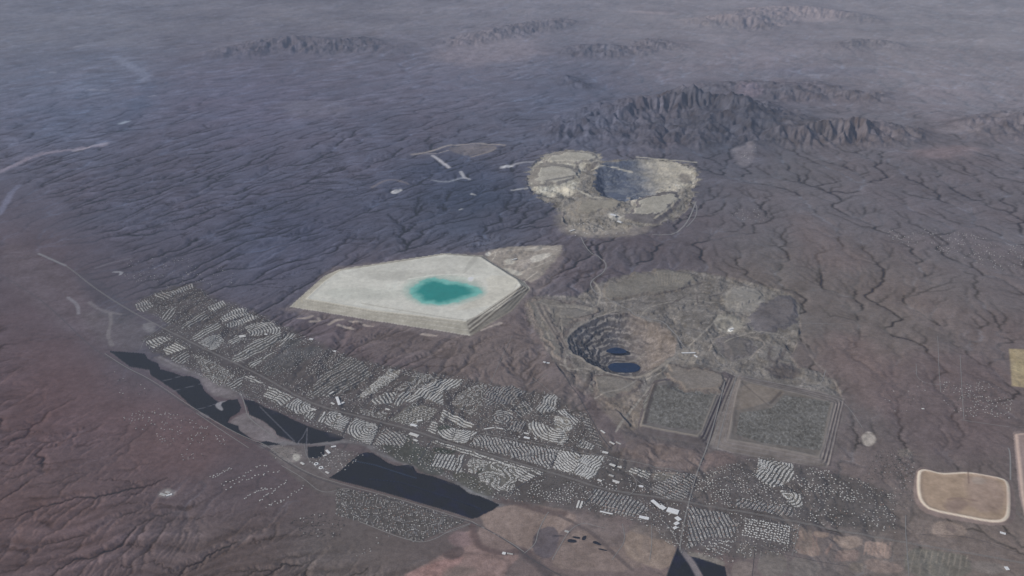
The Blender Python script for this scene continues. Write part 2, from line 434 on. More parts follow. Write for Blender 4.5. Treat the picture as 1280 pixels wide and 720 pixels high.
paint([(705, 672), (725, 660), (760, 664), (790, 690), (810, 715), (690, 712), (692, 700)], (118, 107, 105), .7, 40, 60)
paint([(668, 664), (690, 656), (700, 668), (695, 690), (684, 700), (664, 690)], (88, 84, 92), .9, 20)
paint([(722, 640), (780, 655), (785, 670), (770, 690), (735, 665), (718, 652)], (110, 102, 104), .8, 30, 20)
paint([(785, 660), (820, 655), (848, 680), (835, 715), (800, 705), (778, 690)], (130, 118, 113), .9, 30, 20)
paint([(780, 655), (835, 658), (845, 678), (815, 672), (790, 665)], (112, 105, 106), .8, 30, 10)
paint([(800, 668), (812, 665), (814, 700), (806, 704)], (118, 108, 106), .5, 30, 10)
paint([(991, 655), (1003, 656), (1026, 684), (1024, 697), (990, 690)], (126, 114, 111), .95, 15, 8); 
paint([(1017, 663), (1037, 665), (1034, 673), (1018, 671)], (130, 117, 113), .9, 15, 5)
paint([(1046, 668), (1078, 672), (1078, 684), (1056, 686), (1040, 676)], (124, 113, 110), .9, 20, 10)
paint([(1080, 675), (1110, 679), (1116, 692), (1108, 700), (1081, 692)], (129, 116, 113), .9, 20, 10)
paint([(1045, 686), (1076, 688), (1072, 702), (1046, 700)], (124, 112, 110), .8, 30, 10); paint([(1080, 696), (1118, 702), (1135, 716), (1084, 716)], (124, 112, 110), .8, 30, 20)
paint([(1030, 690), (1042, 676), (1034, 695)], (128, 112, 110), .8, 20)
for i in range(7):
    line([(1048 + i * 4, 689), (1044 + i * 4, 701)], (118, 104, 104), 22, .6); line([(1083 + i * 5, 678), (1080 + i * 5, 693)], (152, 132, 126), 18, .5)
    line([(996 + i * 4, 662 + i), (992 + i * 5, 688 + i)], (124, 107, 105), 18, .55)
paint([(922, 676), (945, 683), (944, 700), (920, 695)], (124, 116, 114), .8, 20, 5); paint([(918, 700), (943, 703), (938, 722), (912, 722)], (120, 112, 112), .8, 20, 5)
paint([(950, 685), (984, 692), (984, 720), (945, 720)], (108, 104, 104), .8, 20, 5); paint([(986, 696), (1024, 700), (1026, 722), (986, 722)], (106, 102, 103), .8, 30, 5)
paint([(1135, 645), (1160, 650), (1210, 665), (1270, 690), (1280, 700), (1136, 686)], (112, 104, 104), .7, 40, 30)
paint([(1132, 684), (1175, 688), (1215, 696), (1215, 722), (1130, 722)], (103, 102, 100), .8, 30, 30)
paint([(1168, 652), (1186, 650), (1208, 660), (1206, 671), (1180, 672), (1164, 668)], (132, 120, 116), .8, 30, 25)
paint([(1180, 655), (1196, 660), (1192, 668), (1184, 664)], (110, 100, 100), .7, 20, 10)
paint([(885, 560), (925, 570), (910, 598), (872, 590)], (102, 92, 94), .7, 40, 20); paint([(770, 560), (800, 547), (880, 563), (872, 592), (800, 578)], (107, 98, 99), .7, 60, 40)
# dry river bends, dark with scrub
line([(620, 626), (640, 627), (665, 634), (685, 641), (705, 642)], (86, 78, 82), 130, .8, .8, 30)
line([(700, 645), (740, 665), (765, 690), (790, 712)], (88, 82, 86), 70, .8, .8, 20)
line([(590, 655), (594, 672), (600, 684), (625, 692), (645, 688), (660, 690)], (88, 78, 82), 110, .8, .8, 30)
line([(655, 692), (680, 712), (688, 724)], (78, 74, 80), 140, .8, .8, 30)
line([(560, 693), (590, 690), (640, 700), (632, 715)], (96, 86, 88), 60, .5, 1, 20)
# reddish country
paint([(560, 400), (640, 400), (690, 440), (720, 500), (650, 500), (600, 470), (500, 440)], (102, 95, 98), .5, 500, 500, wl=900)
paint([(430, 408), (500, 408), (560, 430), (520, 460), (460, 440)], (100, 94, 98), .5, 300, 300, wl=900)
paint([(1000, 260), (1040, 290), (1100, 330), (1060, 340), (1000, 330), (985, 290)], (108, 98, 101), .4, 500, 500, wl=1200)
paint([(1025, 420), (1090, 415), (1120, 470), (1130, 520), (1070, 500), (1030, 450)], (110, 98, 101), .5, 400, 400, wl=900)
paint([(0, 420), (80, 420), (120, 470), (180, 500), (160, 560), (0, 560)], (92, 79, 86), .35, 500, 500, wl=1500)
paint([(180, 540), (270, 520), (300, 560), (220, 600), (150, 580)], (94, 80, 85), .45, 500, 500, wl=900)
paint([(1100, 440), (1255, 440), (1262, 560), (1190, 580), (1100, 540)], (97, 88, 94), .4, 300, 200)
# far pale flats and playas
for p in ([(850, 24), (900, 22), (928, 18), (940, 27), (975, 30), (985, 33), (930, 30), (850, 27)], [(785, 13), (840, 16), (836, 19), (790, 16)], [(925, 8), (1040, 10), (1060, 25), (1000, 28), (935, 22)]):
    paint(p, (158, 148, 158), .75, 700, 500, wl=4000)
paint([(540, 60), (600, 40), (650, 50), (690, 65), (640, 75), (560, 85)], (124, 120, 134), .6, 1200, 1500, wl=4000)
paint([(920, 107), (948, 108), (955, 122), (925, 124)], (116, 112, 128), .8, 200, 200); paint([(1010, 92), (1040, 93), (1035, 95), (1008, 95)], (128, 128, 142), .6, 200, 200)
paint([(1160, 160), (1220, 158), (1235, 164), (1190, 168)], (122, 118, 128), .6, 300, 500, wl=2500); paint([(1140, 185), (1220, 182), (1210, 200), (1150, 200)], (120, 110, 118), .6, 400, 700, wl=2500)
for p in ([(955, 95), (970, 83), (1090, 84), (1100, 95)],): paint(p, None, .5, 900, 900, mul=(.85, .92, 1), wl=3000)
paint([(915, 185), (945, 180), (940, 205), (925, 210), (918, 195)], (118, 116, 126), .6, 120, 200, wl=500)
paint([(330, 130), (420, 125), (440, 140), (380, 150)], (112, 112, 128), .35, 500, 1200, wl=1500)
# the band of disturbed grey ground round the near mine
MINE = [(652, 378), (672, 368), (720, 372), (750, 352), (800, 340), (850, 336), (905, 345), (960, 358), (1000, 372), (1000, 420), (985, 455), (1040, 470), (1055, 498), (1038, 585), (890, 562), (800, 545), (760, 500), (725, 495), (690, 450)]
paint(MINE, (107, 105, 106), .85, 70, 120)
paint([(735, 490), (790, 480), (812, 500), (800, 540), (770, 535), (745, 515)], (110, 104, 103), .8, 100, 100)
paint([(700, 440), (722, 470), (745, 500), (790, 560), (765, 560), (720, 490), (690, 445)], (92, 86, 92), .8, 60, 20)
mP = chaikin(GP(MINE), True, 1); mm = box(X, Y, mP, 10); im = np.zeros(X.shape, bool); im[mm] = inside(X[mm], Y[mm], mP)
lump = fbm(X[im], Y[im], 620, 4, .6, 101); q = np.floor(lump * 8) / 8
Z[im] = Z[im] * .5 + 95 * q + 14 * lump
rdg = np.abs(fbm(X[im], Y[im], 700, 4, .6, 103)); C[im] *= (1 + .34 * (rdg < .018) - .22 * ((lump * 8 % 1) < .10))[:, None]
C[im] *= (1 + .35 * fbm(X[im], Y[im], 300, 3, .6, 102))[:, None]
for p in ([(650, 378), (668, 380), (705, 440), (740, 490), (728, 494), (690, 450)], [(712, 372), (750, 388), (742, 396), (705, 400), (690, 385)]): paint(p, (102, 98, 100), .8, 60, 30)
paint([(905, 360), (955, 360), (958, 378), (935, 392), (905, 388)], (124, 122, 122), .8, 50, 130, wl=160)
paint([(890, 395), (915, 392), (932, 400), (925, 414), (905, 415)], (124, 122, 120), .8, 50, 90, wl=160)
line([(893, 402), (900, 398), (912, 398), (917, 405), (910, 413), (900, 411), (893, 404)], (142, 140, 138), 50, .7, 1, 25); paint([(910, 408), (918, 408), (916, 413), (910, 413)], (190, 190, 190), .9, 20, 10)
paint([(845, 436), (868, 434), (876, 444), (866, 458), (850, 452)], (122, 118, 116), .7, 40, 60)

# ---- raised earthworks and pits (ids: 1 white basin bank, 2 its bed, 3/4, 5/6, 7/8, 9 near pit, 10 far mine, 11.. dumps, 20.. orchards, 40 mountains)
WT = [(362, 383.5), (396, 389), (440, 396.5), (500, 406), (545, 413), (587.5, 419.8), (612, 405), (640, 388), (657, 369), (663, 361), (656, 353), (640, 343), (614, 328), (604, 319.5), (556, 316.5), (500, 325), (424, 336.5), (405, 345)]
WC = [(383, 373), (420, 379.5), (470, 388), (530, 395), (582, 401.5), (604, 393.5), (624, 386), (640, 371), (652, 357), (646, 349), (636, 343), (613, 328.5), (601, 321), (556, 318), (500, 327), (426, 338), (405, 352)]
paint([(345, 390), (370, 378), (410, 335), (430, 332), (600, 314), (700, 306), (710, 325), (670, 372), (595, 425), (500, 412)], (112, 106, 110), .6, 120, 80)
paint([(604, 320), (612, 312), (640, 308), (700, 306), (705, 312), (690, 330), (668, 355), (655, 350), (640, 343), (616, 328)], (134, 129, 127), .92, 60, 80)
for p, c in (([(660, 322), (685, 316), (690, 320), (668, 330)], (166, 163, 160)), ([(630, 325), (642, 323), (645, 329), (633, 331)], (168, 165, 161)), ([(644, 330), (660, 324), (664, 330), (650, 338)], (142, 136, 134)),
             ([(606, 316), (613, 314), (614, 319), (607, 320)], (176, 174, 172)), ([(625, 333), (655, 341), (650, 346), (636, 341)], (160, 158, 154)), ([(655, 310), (680, 308), (678, 313), (658, 314)], (148, 144, 142))): paint(p, c, .9, 30, 25)
for p in ([(610, 318), (640, 312), (680, 310), (700, 314)], [(625, 330), (650, 332), (690, 318)], [(640, 343), (665, 335), (690, 325)], [(655, 352), (672, 340)], [(615, 326), (620, 318), (618, 313)]): line(p, (166, 162, 158), 26, .7)
for p in ([(372, 398), (382, 399), (390, 396)], [(388, 402), (400, 401), (398, 398)], [(412, 406), (420, 401), (428, 400)], [(423, 407), (440, 410)], [(437, 402), (450, 402)], [(455, 405), (465, 408)], [(527, 418), (545, 420)], [(602, 413), (625, 404)]):
    line(p, (148, 140, 138), 75, .85, 1, 30)
plateau(WT, WC, 70, 1, 3, 8, .5, (166, 164, 159), (138, 136, 132), (174, 174, 171), smt=0, rid_bed=2)
WB = 62.0
def wp(poly, col, a, f, b=0, wl=300): paint(poly, col, a, f, b, z=WB, wl=wl)
wp([(425, 340), (500, 328), (556, 320), (600, 322), (612, 330), (600, 345), (570, 341), (530, 345), (500, 352), (470, 350), (440, 346)], (158, 158, 156), .9, 60, 120)
wp([(450, 341), (480, 338), (540, 342), (520, 350), (495, 350), (468, 348)], (146, 146, 144), .6, 40, 130, 200)
wp([(400, 362), (440, 360), (510, 362), (512, 372), (440, 376), (405, 370)], (158, 161, 158), .8, 120, 150)
wp([(440, 378), (456, 375), (451, 383), (443, 384)], (180, 180, 177), .8, 20)
wp([(605, 345), (640, 344), (648, 352), (640, 366), (620, 380), (590, 386), (560, 390), (600, 372), (612, 362)], (170, 167, 160), .9, 60, 60)
wp([(512, 348), (545, 343), (590, 347), (603, 356), (606, 367), (590, 377), (560, 383), (525, 382), (508, 374), (500, 362)], (148, 162, 158), .85, 110, 90)
wp([(590, 320), (600, 321), (583, 340), (578, 342)], (132, 132, 130), .8, 20); 
line([(452, 379), (480, 384), (520, 391), (578, 400)], (128, 124, 118), 40, .8, 1, z=WB); line([(510, 349), (540, 344), (575, 342), (598, 346)], (192, 192, 188), 45, .8, 1, 25, z=WB)
line([(640, 344), (648, 352), (642, 362), (625, 380), (600, 392)], (150, 146, 140), 30, .6, z=WB); wp([(584, 347), (592, 346), (592, 351), (586, 352)], (205, 206, 206), .9, 30)
paint([(588, 420), (612, 405), (640, 388), (663, 361), (652, 357), (624, 387), (604, 394), (583, 402)], (112, 109, 107), .85, 20, z=20, sm=0)  # right bank turned from the sun, its shade painted into the colour
bd_ = REG == 2; C[bd_] = C[bd_] * .6 + lin((182, 182, 179)) * .4
POOL = chaikin(GP([(513, 358), (520, 353), (535, 349.5), (552, 348.5), (575, 350), (588, 355), (596, 360), (605, 364), (600, 369), (588, 374), (575, 379), (558, 381.5), (540, 381), (522, 378.5), (514, 373), (510, 366)], WB), True, 3)
m = box(X, Y, POOL, 400); x, y = X[m] + 200 * fbm(X[m], Y[m], 900, 5, .62, 33), Y[m] + 330 * fbm(X[m], Y[m], 900, 5, .62, 34); ip = inside(x, y, POOL); dp = seg_dist(x, y, POOL, True); dq = np.where(ip, dp, -dp) * (1 + .5 * fbm(x, y, 500, 3, .5, 35))
k1 = smooth(-170, 30, dq)[:, None]; k2 = smooth(0, 90, dq)[:, None]; k3 = smooth(70, 330, dq)[:, None]; c = C[m]
c = c * (1 - .75 * k1) + .75 * k1 * lin((142, 160, 157)); c = c * (1 - k2) + k2 * lin((108, 162, 158)) * (1 + .2 * fbm(x, y, 300, 3, .6, 36))[:, None]; c = c * (1 - k3) + k3 * lin((50, 122, 122)) * (1 + .12 * fbm(x, y, 500, 3, .6, 37))[:, None]; C[m] = c
z = Z[m]; Z[m] = np.where(ip, WB + 1, z); r_ = REG[m]; r_[ip] = 50; REG[m] = r_
# benched right banks: dark stripes paint the shaded faces, pale ones the benches
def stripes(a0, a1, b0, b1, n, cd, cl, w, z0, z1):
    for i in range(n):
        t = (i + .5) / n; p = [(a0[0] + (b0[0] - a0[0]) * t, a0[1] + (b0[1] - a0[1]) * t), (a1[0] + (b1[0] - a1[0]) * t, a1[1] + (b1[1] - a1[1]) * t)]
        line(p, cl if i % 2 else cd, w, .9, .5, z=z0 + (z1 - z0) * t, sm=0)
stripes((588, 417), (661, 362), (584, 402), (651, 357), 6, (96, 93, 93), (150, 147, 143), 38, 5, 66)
# square banks with mottled beds
T1T = [(797, 531), (799, 541), (840, 549), (884, 559), (895, 530), (919, 470), (905, 464), (890, 470), (838, 472), (817, 476), (806, 500)]
T1C = [(802, 528), (801.5, 531), (835, 538), (872, 544.5), (878, 538), (890, 508), (905, 471), (897, 472), (870, 477), (840, 474), (818, 479), (811, 500)]
plateau(T1T, T1C, 55, 3, 4, 6, .4, (114, 110, 109), (82, 79, 85), (98, 96, 99), smt=0, rid_bed=4)
T2T = [(889, 558), (915, 566), (985, 578), (1034, 585), (1042, 560), (1056, 498), (1020, 489), (960, 476), (924, 468), (908, 505)]
T2C = [(911, 549), (940, 554), (985, 563), (1024, 571), (1030, 555), (1042, 503), (1010, 494), (965, 484), (926, 474), (920, 495)]
plateau(T2T, T2C, 45, 5, 3, 8, .4, (113, 109, 110), (101, 97, 99), (100, 97, 98), smt=0, rid_bed=6)
paint([(925, 477), (965, 486), (985, 490), (968, 500), (930, 512), (917, 512)], (112, 106, 104), .9, 20, 20, z=37); line([(926, 477), (962, 508)], (86, 82, 84), 30, .7, z=37); line([(976, 490), (963, 504)], (80, 77, 80), 50, .8, z=37)
line([(962, 508), (985, 514), (1015, 520)], (128, 123, 120), 24, .6, z=37); line([(1016, 520), (1020, 535), (1023, 546)], (126, 120, 118), 24, .6, z=37); line([(918, 510), (917, 528), (925, 548)], (90, 86, 88), 60, .6, z=37)
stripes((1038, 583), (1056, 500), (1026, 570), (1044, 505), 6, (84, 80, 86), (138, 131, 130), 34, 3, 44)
stripes((886, 556), (920, 472), (876, 542), (907, 472), 6, (70, 67, 76), (118, 113, 114), 34, 4, 52)  # right-facing slope, its shade painted as dark bands
for p, zz, n in ([(804, 500), (818, 482), (880, 480), (900, 474), (876, 538), (835, 534), (806, 526)], 49, 61), ([(925, 516), (965, 510), (980, 494), (1038, 502), (1026, 563), (955, 554), (920, 543)], 37, 62):
    P = GP(p, zz); m = box(X, Y, P, 50); s = np.zeros(X.shape, bool); s[m] = inside(X[m], Y[m], P); x, y = X[s], Y[s]
    nn = fbm(x * 1.0, y * .6, 62, 2, .8, n) + .8 * (np.abs(fbm(x, y * .6, 190, 3, .6, n + 3)) < .035) + .35 * fbm(x, y, 600, 2, .5, n); C[s] = lin((92, 92, 94)) * np.clip(1 + .62 * nn, .4, 1.7)[:, None]; Z[s] += 3 * nn
line([(838, 470), (843, 478), (835, 490)], (80, 77, 80), 50, .5); line([(806, 530), (812, 500), (820, 480)], (74, 71, 76), 70, .8, z=20); line([(920, 470), (905, 500), (889, 556)], (114, 110, 110), 30, .8)
# tan basin and its neighbours at the right edge
T4C = [(1149, 590), (1152, 587.5), (1158, 587), (1175.6, 592), (1192, 591.5), (1209, 590), (1232, 594), (1253, 598), (1260, 603), (1261, 622), (1260.4, 642), (1257, 648), (1251, 651), (1235.6, 651), (1200, 644), (1164.4, 637), (1154, 629), (1149.5, 620), (1148, 606)]
T4T = [(1144, 590), (1149, 584), (1158, 584), (1176, 590), (1209, 588), (1254, 596), (1264, 602), (1269, 622), (1270, 646), (1264, 655), (1252, 657), (1234, 657), (1198, 651), (1160, 644), (1146, 633), (1141, 618)]
plateau(T4T, T4C, 30, 7, 0, 10, .4, (192, 176, 166), (112, 102, 103), (142, 126, 115), smt=1, rid_bed=8)
paint([(1210, 592), (1255, 600), (1258, 640), (1215, 640), (1208, 610)], (134, 119, 114), .8, 80, 60, z=20); paint([(1175, 630), (1200, 622), (1215, 628), (1200, 640), (1190, 642)], (120, 106, 104), .7, 50, 60, z=20)
paint([(1215, 595), (1235, 598), (1230, 606), (1216, 604)], (140, 130, 126), .7, 40, 30, z=20); line([(1185, 624), (1200, 622), (1220, 626)], (112, 98, 96), 40, .6, 1, 20, z=20)
line([(1210, 589), (1211, 604)], (112, 98, 96), 22, .8, z=20)
plateau([(1266, 540), (1300, 536), (1330, 650), (1290, 680), (1274, 620)], [(1271, 543), (1300, 540), (1320, 640), (1290, 670), (1279, 618)], 26, 12, 0, 4, .4, (160, 144, 140), (120, 110, 112), (136, 122, 122), smt=0)
paint([(1261.5, 436), (1300, 438), (1306, 488), (1265, 482)], (142, 131, 112), .95, 25, 10, sm=0); paint([(1266, 450), (1300, 452), (1300, 470), (1268, 468)], (152, 142, 120), .6, 40, 40)
# round pale pad
th = np.linspace(0, 2 * math.pi, 18)[:-1]
paint([(1086 + 8.5 * math.cos(a), 549 + 9.5 * math.sin(a)) for a in th], (156, 150, 148), .9, 30, 30); line([(1078, 542), (1096, 542), (1099, 552)], (96, 90, 92), 30, .6)
paint([(1122, 562), (1138, 560), (1140, 570), (1124, 572)], (122, 116, 114), .6, 40, 30)
# waste dumps
plateau([(750, 368), (757, 355), (785, 344), (815, 339), (845, 337), (870, 341), (878, 351), (852, 363), (818, 372), (798, 370), (778, 376), (757, 377)],
        [(753, 366), (761, 355), (786, 346), (816, 340), (845, 338.5), (868, 343), (872, 350), (850, 359), (818, 367), (798, 364), (777, 371), (758, 373)], 42, 11, 0, 0, 1, (107, 105, 106), (100, 97, 98), (108, 106, 106), warp=300)
for i in range(13): line([(868 - i * 4.2, 342 - (i > 4) * .2 * (i - 4)), (858 - i * 3.0, 352 + i * .5)], (128, 123, 118), 26, .45, z=42, sm=0)
plateau([(658, 388), (661, 375), (672, 370), (742, 381), (754, 388), (735, 398), (715, 408), (701, 425), (712, 452), (704, 460), (690, 440), (672, 412)],
        [(662, 386), (665, 377), (674, 373), (742, 383), (749, 388), (732, 394), (710, 403), (695, 420), (704, 446), (699, 447), (688, 434), (674, 408)], 36, 13, 2, 0, 1, (110, 105, 105), (100, 96, 98), (107, 105, 106), warp=300)
for i in range(5): line([(668 + i * 4, 378 + i), (680 + i * 3.2, 400 + i), (702 + i * 2.5, 432 + i)], (86 if i % 2 else 124, 83 if i % 2 else 118, 88 if i % 2 else 117), 40, .7, 1, 15, z=36)
plateau([(832, 468), (834, 455), (850, 456), (884, 461), (908, 468), (903, 484), (890, 494), (866, 492), (838, 480)], [(835, 465), (838, 456), (852, 458), (882, 463), (902, 469), (898, 480), (886, 487), (866, 487), (842, 476)], 30, 14, 0, 0, 1, (115, 109, 107), (102, 97, 98), (111, 107, 107), warp=300)
plateau([(736, 489), (740, 468), (760, 468), (802, 473), (806, 482), (790, 493), (772, 500), (750, 502)], [(741, 485), (745, 470), (762, 471), (796, 476), (798, 481), (784, 489), (768, 494), (752, 497)], 28, 15, 0, 0, 1, (110, 105, 104), (98, 93, 95), (108, 105, 105), warp=300)
plateau([(890, 426), (905, 419), (925, 420), (946, 426), (940, 440), (925, 452), (912, 450), (900, 440)], [(902, 427), (910, 423), (925, 424), (935, 428), (930, 437), (922, 442), (914, 440), (906, 433)], 34, 16, 2, 0, 1, None, (95, 93, 97), (99, 97, 100), warp=300)
plateau([(935, 395), (955, 378), (985, 368), (998, 376), (994, 405), (970, 418), (942, 418)], [(942, 396), (958, 382), (984, 373), (992, 379), (987, 400), (968, 410), (948, 410)], 36, 17, 0, 0, 1, None, (90, 89, 96), (95, 93, 99), warp=300)
paint([(955, 458), (985, 452), (1000, 462), (996, 474), (966, 472)], (80, 78, 84), .8, 60, 50)
line([(963, 434), (960, 450), (968, 455), (980, 442), (985, 430)], (82, 79, 84), 70, .7, 1, 40)
line([(889, 424), (906, 418), (925, 418), (950, 423), (958, 430), (945, 440), (938, 448)], (128, 122, 120), 28, .8); line([(886, 440), (893, 425), (900, 418), (915, 413)], (128, 122, 120), 28, .8)

# ---- near pit
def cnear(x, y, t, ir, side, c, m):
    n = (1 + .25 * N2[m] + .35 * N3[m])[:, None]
    wall = lin((86, 87, 96)); red = lin((111, 105, 105)); pale = lin((122, 118, 116))  # dark wall tone paints in the shade of the pit's left side
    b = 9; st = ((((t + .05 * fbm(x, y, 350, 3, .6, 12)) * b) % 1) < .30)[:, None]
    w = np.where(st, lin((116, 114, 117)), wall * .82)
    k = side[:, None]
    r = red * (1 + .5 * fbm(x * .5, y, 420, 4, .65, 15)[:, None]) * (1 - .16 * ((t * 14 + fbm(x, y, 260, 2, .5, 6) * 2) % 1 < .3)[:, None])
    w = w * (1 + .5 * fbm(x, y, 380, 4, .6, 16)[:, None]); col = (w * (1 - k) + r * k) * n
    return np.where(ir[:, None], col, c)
PITR = [(708, 428), (710, 418), (724, 407), (744, 396), (771, 389.5), (795.6, 393), (809, 402), (829, 404.6), (841, 418), (847, 430), (841, 441), (833, 450), (818, 463), (800, 470), (782, 471), (764.4, 466), (744.4, 458), (727, 447), (714, 440)]
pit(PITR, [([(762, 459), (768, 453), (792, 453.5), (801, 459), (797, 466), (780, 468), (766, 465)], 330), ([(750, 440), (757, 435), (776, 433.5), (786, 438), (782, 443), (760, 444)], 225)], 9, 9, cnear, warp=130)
line([(712, 436), (735, 446), (752, 452), (765, 449), (790, 446), (805, 440)], (120, 117, 116), 46, .6, 1, z=-190)
line([(714, 441), (728, 449), (745, 459), (765, 467), (783, 472), (802, 471), (820, 464), (834, 451)], (132, 127, 124), 60, .9); line([(709, 430), (711, 418), (724, 407), (744, 396), (771, 389)], (126, 122, 121), 50, .8)

# ---- far mine
FARM = [(658, 232), (661, 214), (670, 200), (687, 190), (716, 187), (750, 192), (748, 202), (790, 199), (822, 198), (850, 202), (870, 209), (874, 222), (866, 236), (868, 250), (850, 272), (830, 280), (812, 282), (770, 286), (735, 290), (706, 282), (702, 262), (672, 248)]
paint([(695, 262), (720, 250), (790, 262), (820, 280), (800, 296), (730, 298), (695, 290)], (120, 116, 116), .7, 150, 180)
paint(FARM, (116, 114, 114), .9, 90, 420)
for p_, c_ in (([(662, 232), (664, 212), (674, 200), (690, 191), (718, 188), (748, 192), (746, 202), (730, 208), (722, 222), (722, 235), (712, 243), (690, 244), (672, 244)], (158, 156, 151)),
               ([(782, 246), (800, 232), (815, 222), (840, 212), (856, 206), (868, 212), (872, 222), (864, 232), (845, 238), (815, 246), (795, 254)], (162, 158, 152)), ([(795, 252), (812, 246), (846, 240), (848, 248), (838, 262), (815, 268), (792, 268), (786, 262)], (156, 153, 148)),
               ([(712, 262), (718, 252), (740, 248), (762, 250), (750, 262), (728, 270)], (132, 129, 126))): paint(p_, c_, .85, 130, 260)
P = chaikin(GP(FARM), True, 1); m_ = box(X, Y, P, 10); im = np.zeros(X.shape, bool); im[m_] = inside(X[m_], Y[m_], P)
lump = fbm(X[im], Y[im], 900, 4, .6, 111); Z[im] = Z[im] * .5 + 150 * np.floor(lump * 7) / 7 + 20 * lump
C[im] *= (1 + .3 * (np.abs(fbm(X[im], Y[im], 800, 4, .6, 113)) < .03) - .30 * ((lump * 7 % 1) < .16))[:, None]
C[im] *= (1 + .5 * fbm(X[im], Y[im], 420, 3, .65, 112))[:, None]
region(P, 10)
plateau([(660, 232), (664, 214), (675, 202), (692, 204), (722, 208), (722, 220), (712, 228), (680, 234)], [(672, 229), (676, 213), (682, 208), (700, 209), (720, 212), (718, 220), (706, 224), (682, 228)], 60, 10, 0, 0, .6, (156, 154, 150), (118, 116, 117), (147, 145, 142), warp=300)
plateau([(674, 203), (688, 191), (716, 188), (750, 192), (748, 200), (735, 205), (700, 204)], [(682, 201), (692, 193), (716, 190), (744, 193), (742, 198), (728, 201), (702, 200)], 60, 10, 2, 0, .6, (158, 156, 152), (118, 116, 117), (148, 146, 143), warp=300)
plateau([(706, 270), (712, 256), (728, 246), (752, 246), (784, 250), (786, 256), (770, 264), (745, 271), (722, 273)], [(722, 262), (724, 256), (734, 250), (752, 249), (776, 251), (776, 254), (764, 259), (744, 263), (730, 265)], 80, 10, 2, 0, .6, None, (116, 113, 112), (128, 125, 122), warp=300)
plateau([(775, 272), (792, 262), (800, 246), (836, 238), (848, 240), (850, 252), (832, 272), (818, 280), (800, 276)], [(788, 264), (800, 258), (806, 247), (836, 241), (842, 243), (842, 250), (826, 265), (806, 268)], 60, 10, 0, 0, .6, (150, 148, 144), (96, 95, 101), (138, 136, 133), warp=300)
line([(820, 279), (846, 254)], (84, 83, 92), 220, .7, .5); line([(818, 274), (836, 262), (850, 246)], (150, 146, 140), 60, .8)  # broad dark line paints the shade of the right-facing dump slope
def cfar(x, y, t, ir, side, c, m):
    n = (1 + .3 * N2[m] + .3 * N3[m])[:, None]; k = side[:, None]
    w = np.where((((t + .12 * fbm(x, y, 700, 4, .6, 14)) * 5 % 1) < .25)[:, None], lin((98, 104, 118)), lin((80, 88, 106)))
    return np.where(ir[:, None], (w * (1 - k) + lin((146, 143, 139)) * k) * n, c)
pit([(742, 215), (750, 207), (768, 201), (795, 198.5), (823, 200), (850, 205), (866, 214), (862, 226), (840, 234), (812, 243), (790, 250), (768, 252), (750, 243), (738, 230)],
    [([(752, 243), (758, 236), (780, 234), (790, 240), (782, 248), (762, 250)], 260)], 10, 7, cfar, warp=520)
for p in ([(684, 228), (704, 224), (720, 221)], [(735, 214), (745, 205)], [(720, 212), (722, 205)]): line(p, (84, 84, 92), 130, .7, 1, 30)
for p in ([(796, 196), (830, 199), (870, 203)], [(722, 238), (735, 245), (752, 248)], [(700, 233), (712, 236), (706, 242)], [(740, 212), (756, 205), (790, 210)]): line(p, (172, 169, 162), 80, .7, 1, 30)
paint([(695, 232), (712, 233), (722, 242), (705, 244)], (166, 162, 155), .8, 60, 100, wl=150); paint([(758, 266), (772, 266), (778, 274), (764, 274)], (158, 157, 156), .8, 50, 120, wl=120)
paint([(702, 283), (740, 277), (790, 284), (785, 290), (720, 296)], (134, 130, 128), .7, 80, 200, wl=160)
paint([(848, 214), (862, 217), (866, 229), (852, 230)], (98, 96, 100), .7, 60, 140, wl=160)
# old workings left of the far mine
for p, w, c in (([(515, 193), (540, 188), (560, 182), (585, 179), (610, 180), (630, 182)], 130, (138, 134, 138)), ([(541, 195), (552, 202), (561, 209)], 130, (160, 160, 170)), ([(530, 192), (545, 193), (560, 187)], 90, (128, 126, 134)),
                ([(580, 187), (600, 184), (622, 184), (612, 190), (590, 196)], 110, (124, 120, 124)), ([(540, 225), (560, 227), (575, 222), (583, 222)], 110, (124, 130, 146)), ([(576, 215), (580, 221), (586, 224)], 110, (150, 152, 162)),
                ([(628, 210), (640, 206), (650, 203), (668, 202)], 160, (132, 134, 146)), ([(630, 209), (637, 207)], 200, (180, 182, 190)), ([(640, 238), (650, 237), (662, 235)], 90, (150, 152, 160)),
                ([(465, 235), (480, 226), (495, 225), (510, 230)], 110, (108, 106, 116)), ([(590, 243), (593, 243)], 100, (170, 172, 176)), ([(575, 262), (577, 261)], 80, (150, 154, 162))):
    line(p, c, w, .85, 1, 30)
paint([(560, 183), (600, 180), (625, 183), (605, 192), (580, 195), (565, 190)], (108, 106, 114), .7, 60, 90, wl=260)
paint([(486, 239), (500, 235.5), (504, 237), (492, 242.5)], (156, 158, 166), .95, 40, 20)
# scrub and dark ground tints inside the valley
paint([(118, 345), (150, 370), (170, 395), (150, 410), (118, 385), (90, 340)], None, .6, 200, 200, mul=(.82, .9, .93))
paint([(335, 560), (400, 556), (455, 568), (412, 600), (370, 588), (345, 578)], (96, 93, 97), .8, 60, 40)
paint([(352, 582), (380, 578), (440, 612), (425, 622), (400, 618), (370, 600)], (92, 88, 92), .9, 30, 10)
paint([(205, 610), (215, 611), (222, 616), (214, 622), (200, 622), (196, 617)], (118, 114, 118), .8, 40, 40)
paint([(336, 560), (352, 556), (372, 562), (380, 574), (362, 580), (345, 572)], (118, 114, 116), .8, 50, 60, wl=160); paint([(365, 568), (373, 567), (376, 574), (368, 578)], (150, 148, 146), .9, 20, 15)
line([(85, 372), (97, 380), (98, 392)], (120, 120, 130), 70, .7, 1, 20); line([(48, 317), (66, 325), (82, 332)], (134, 138, 150), 50, .7)
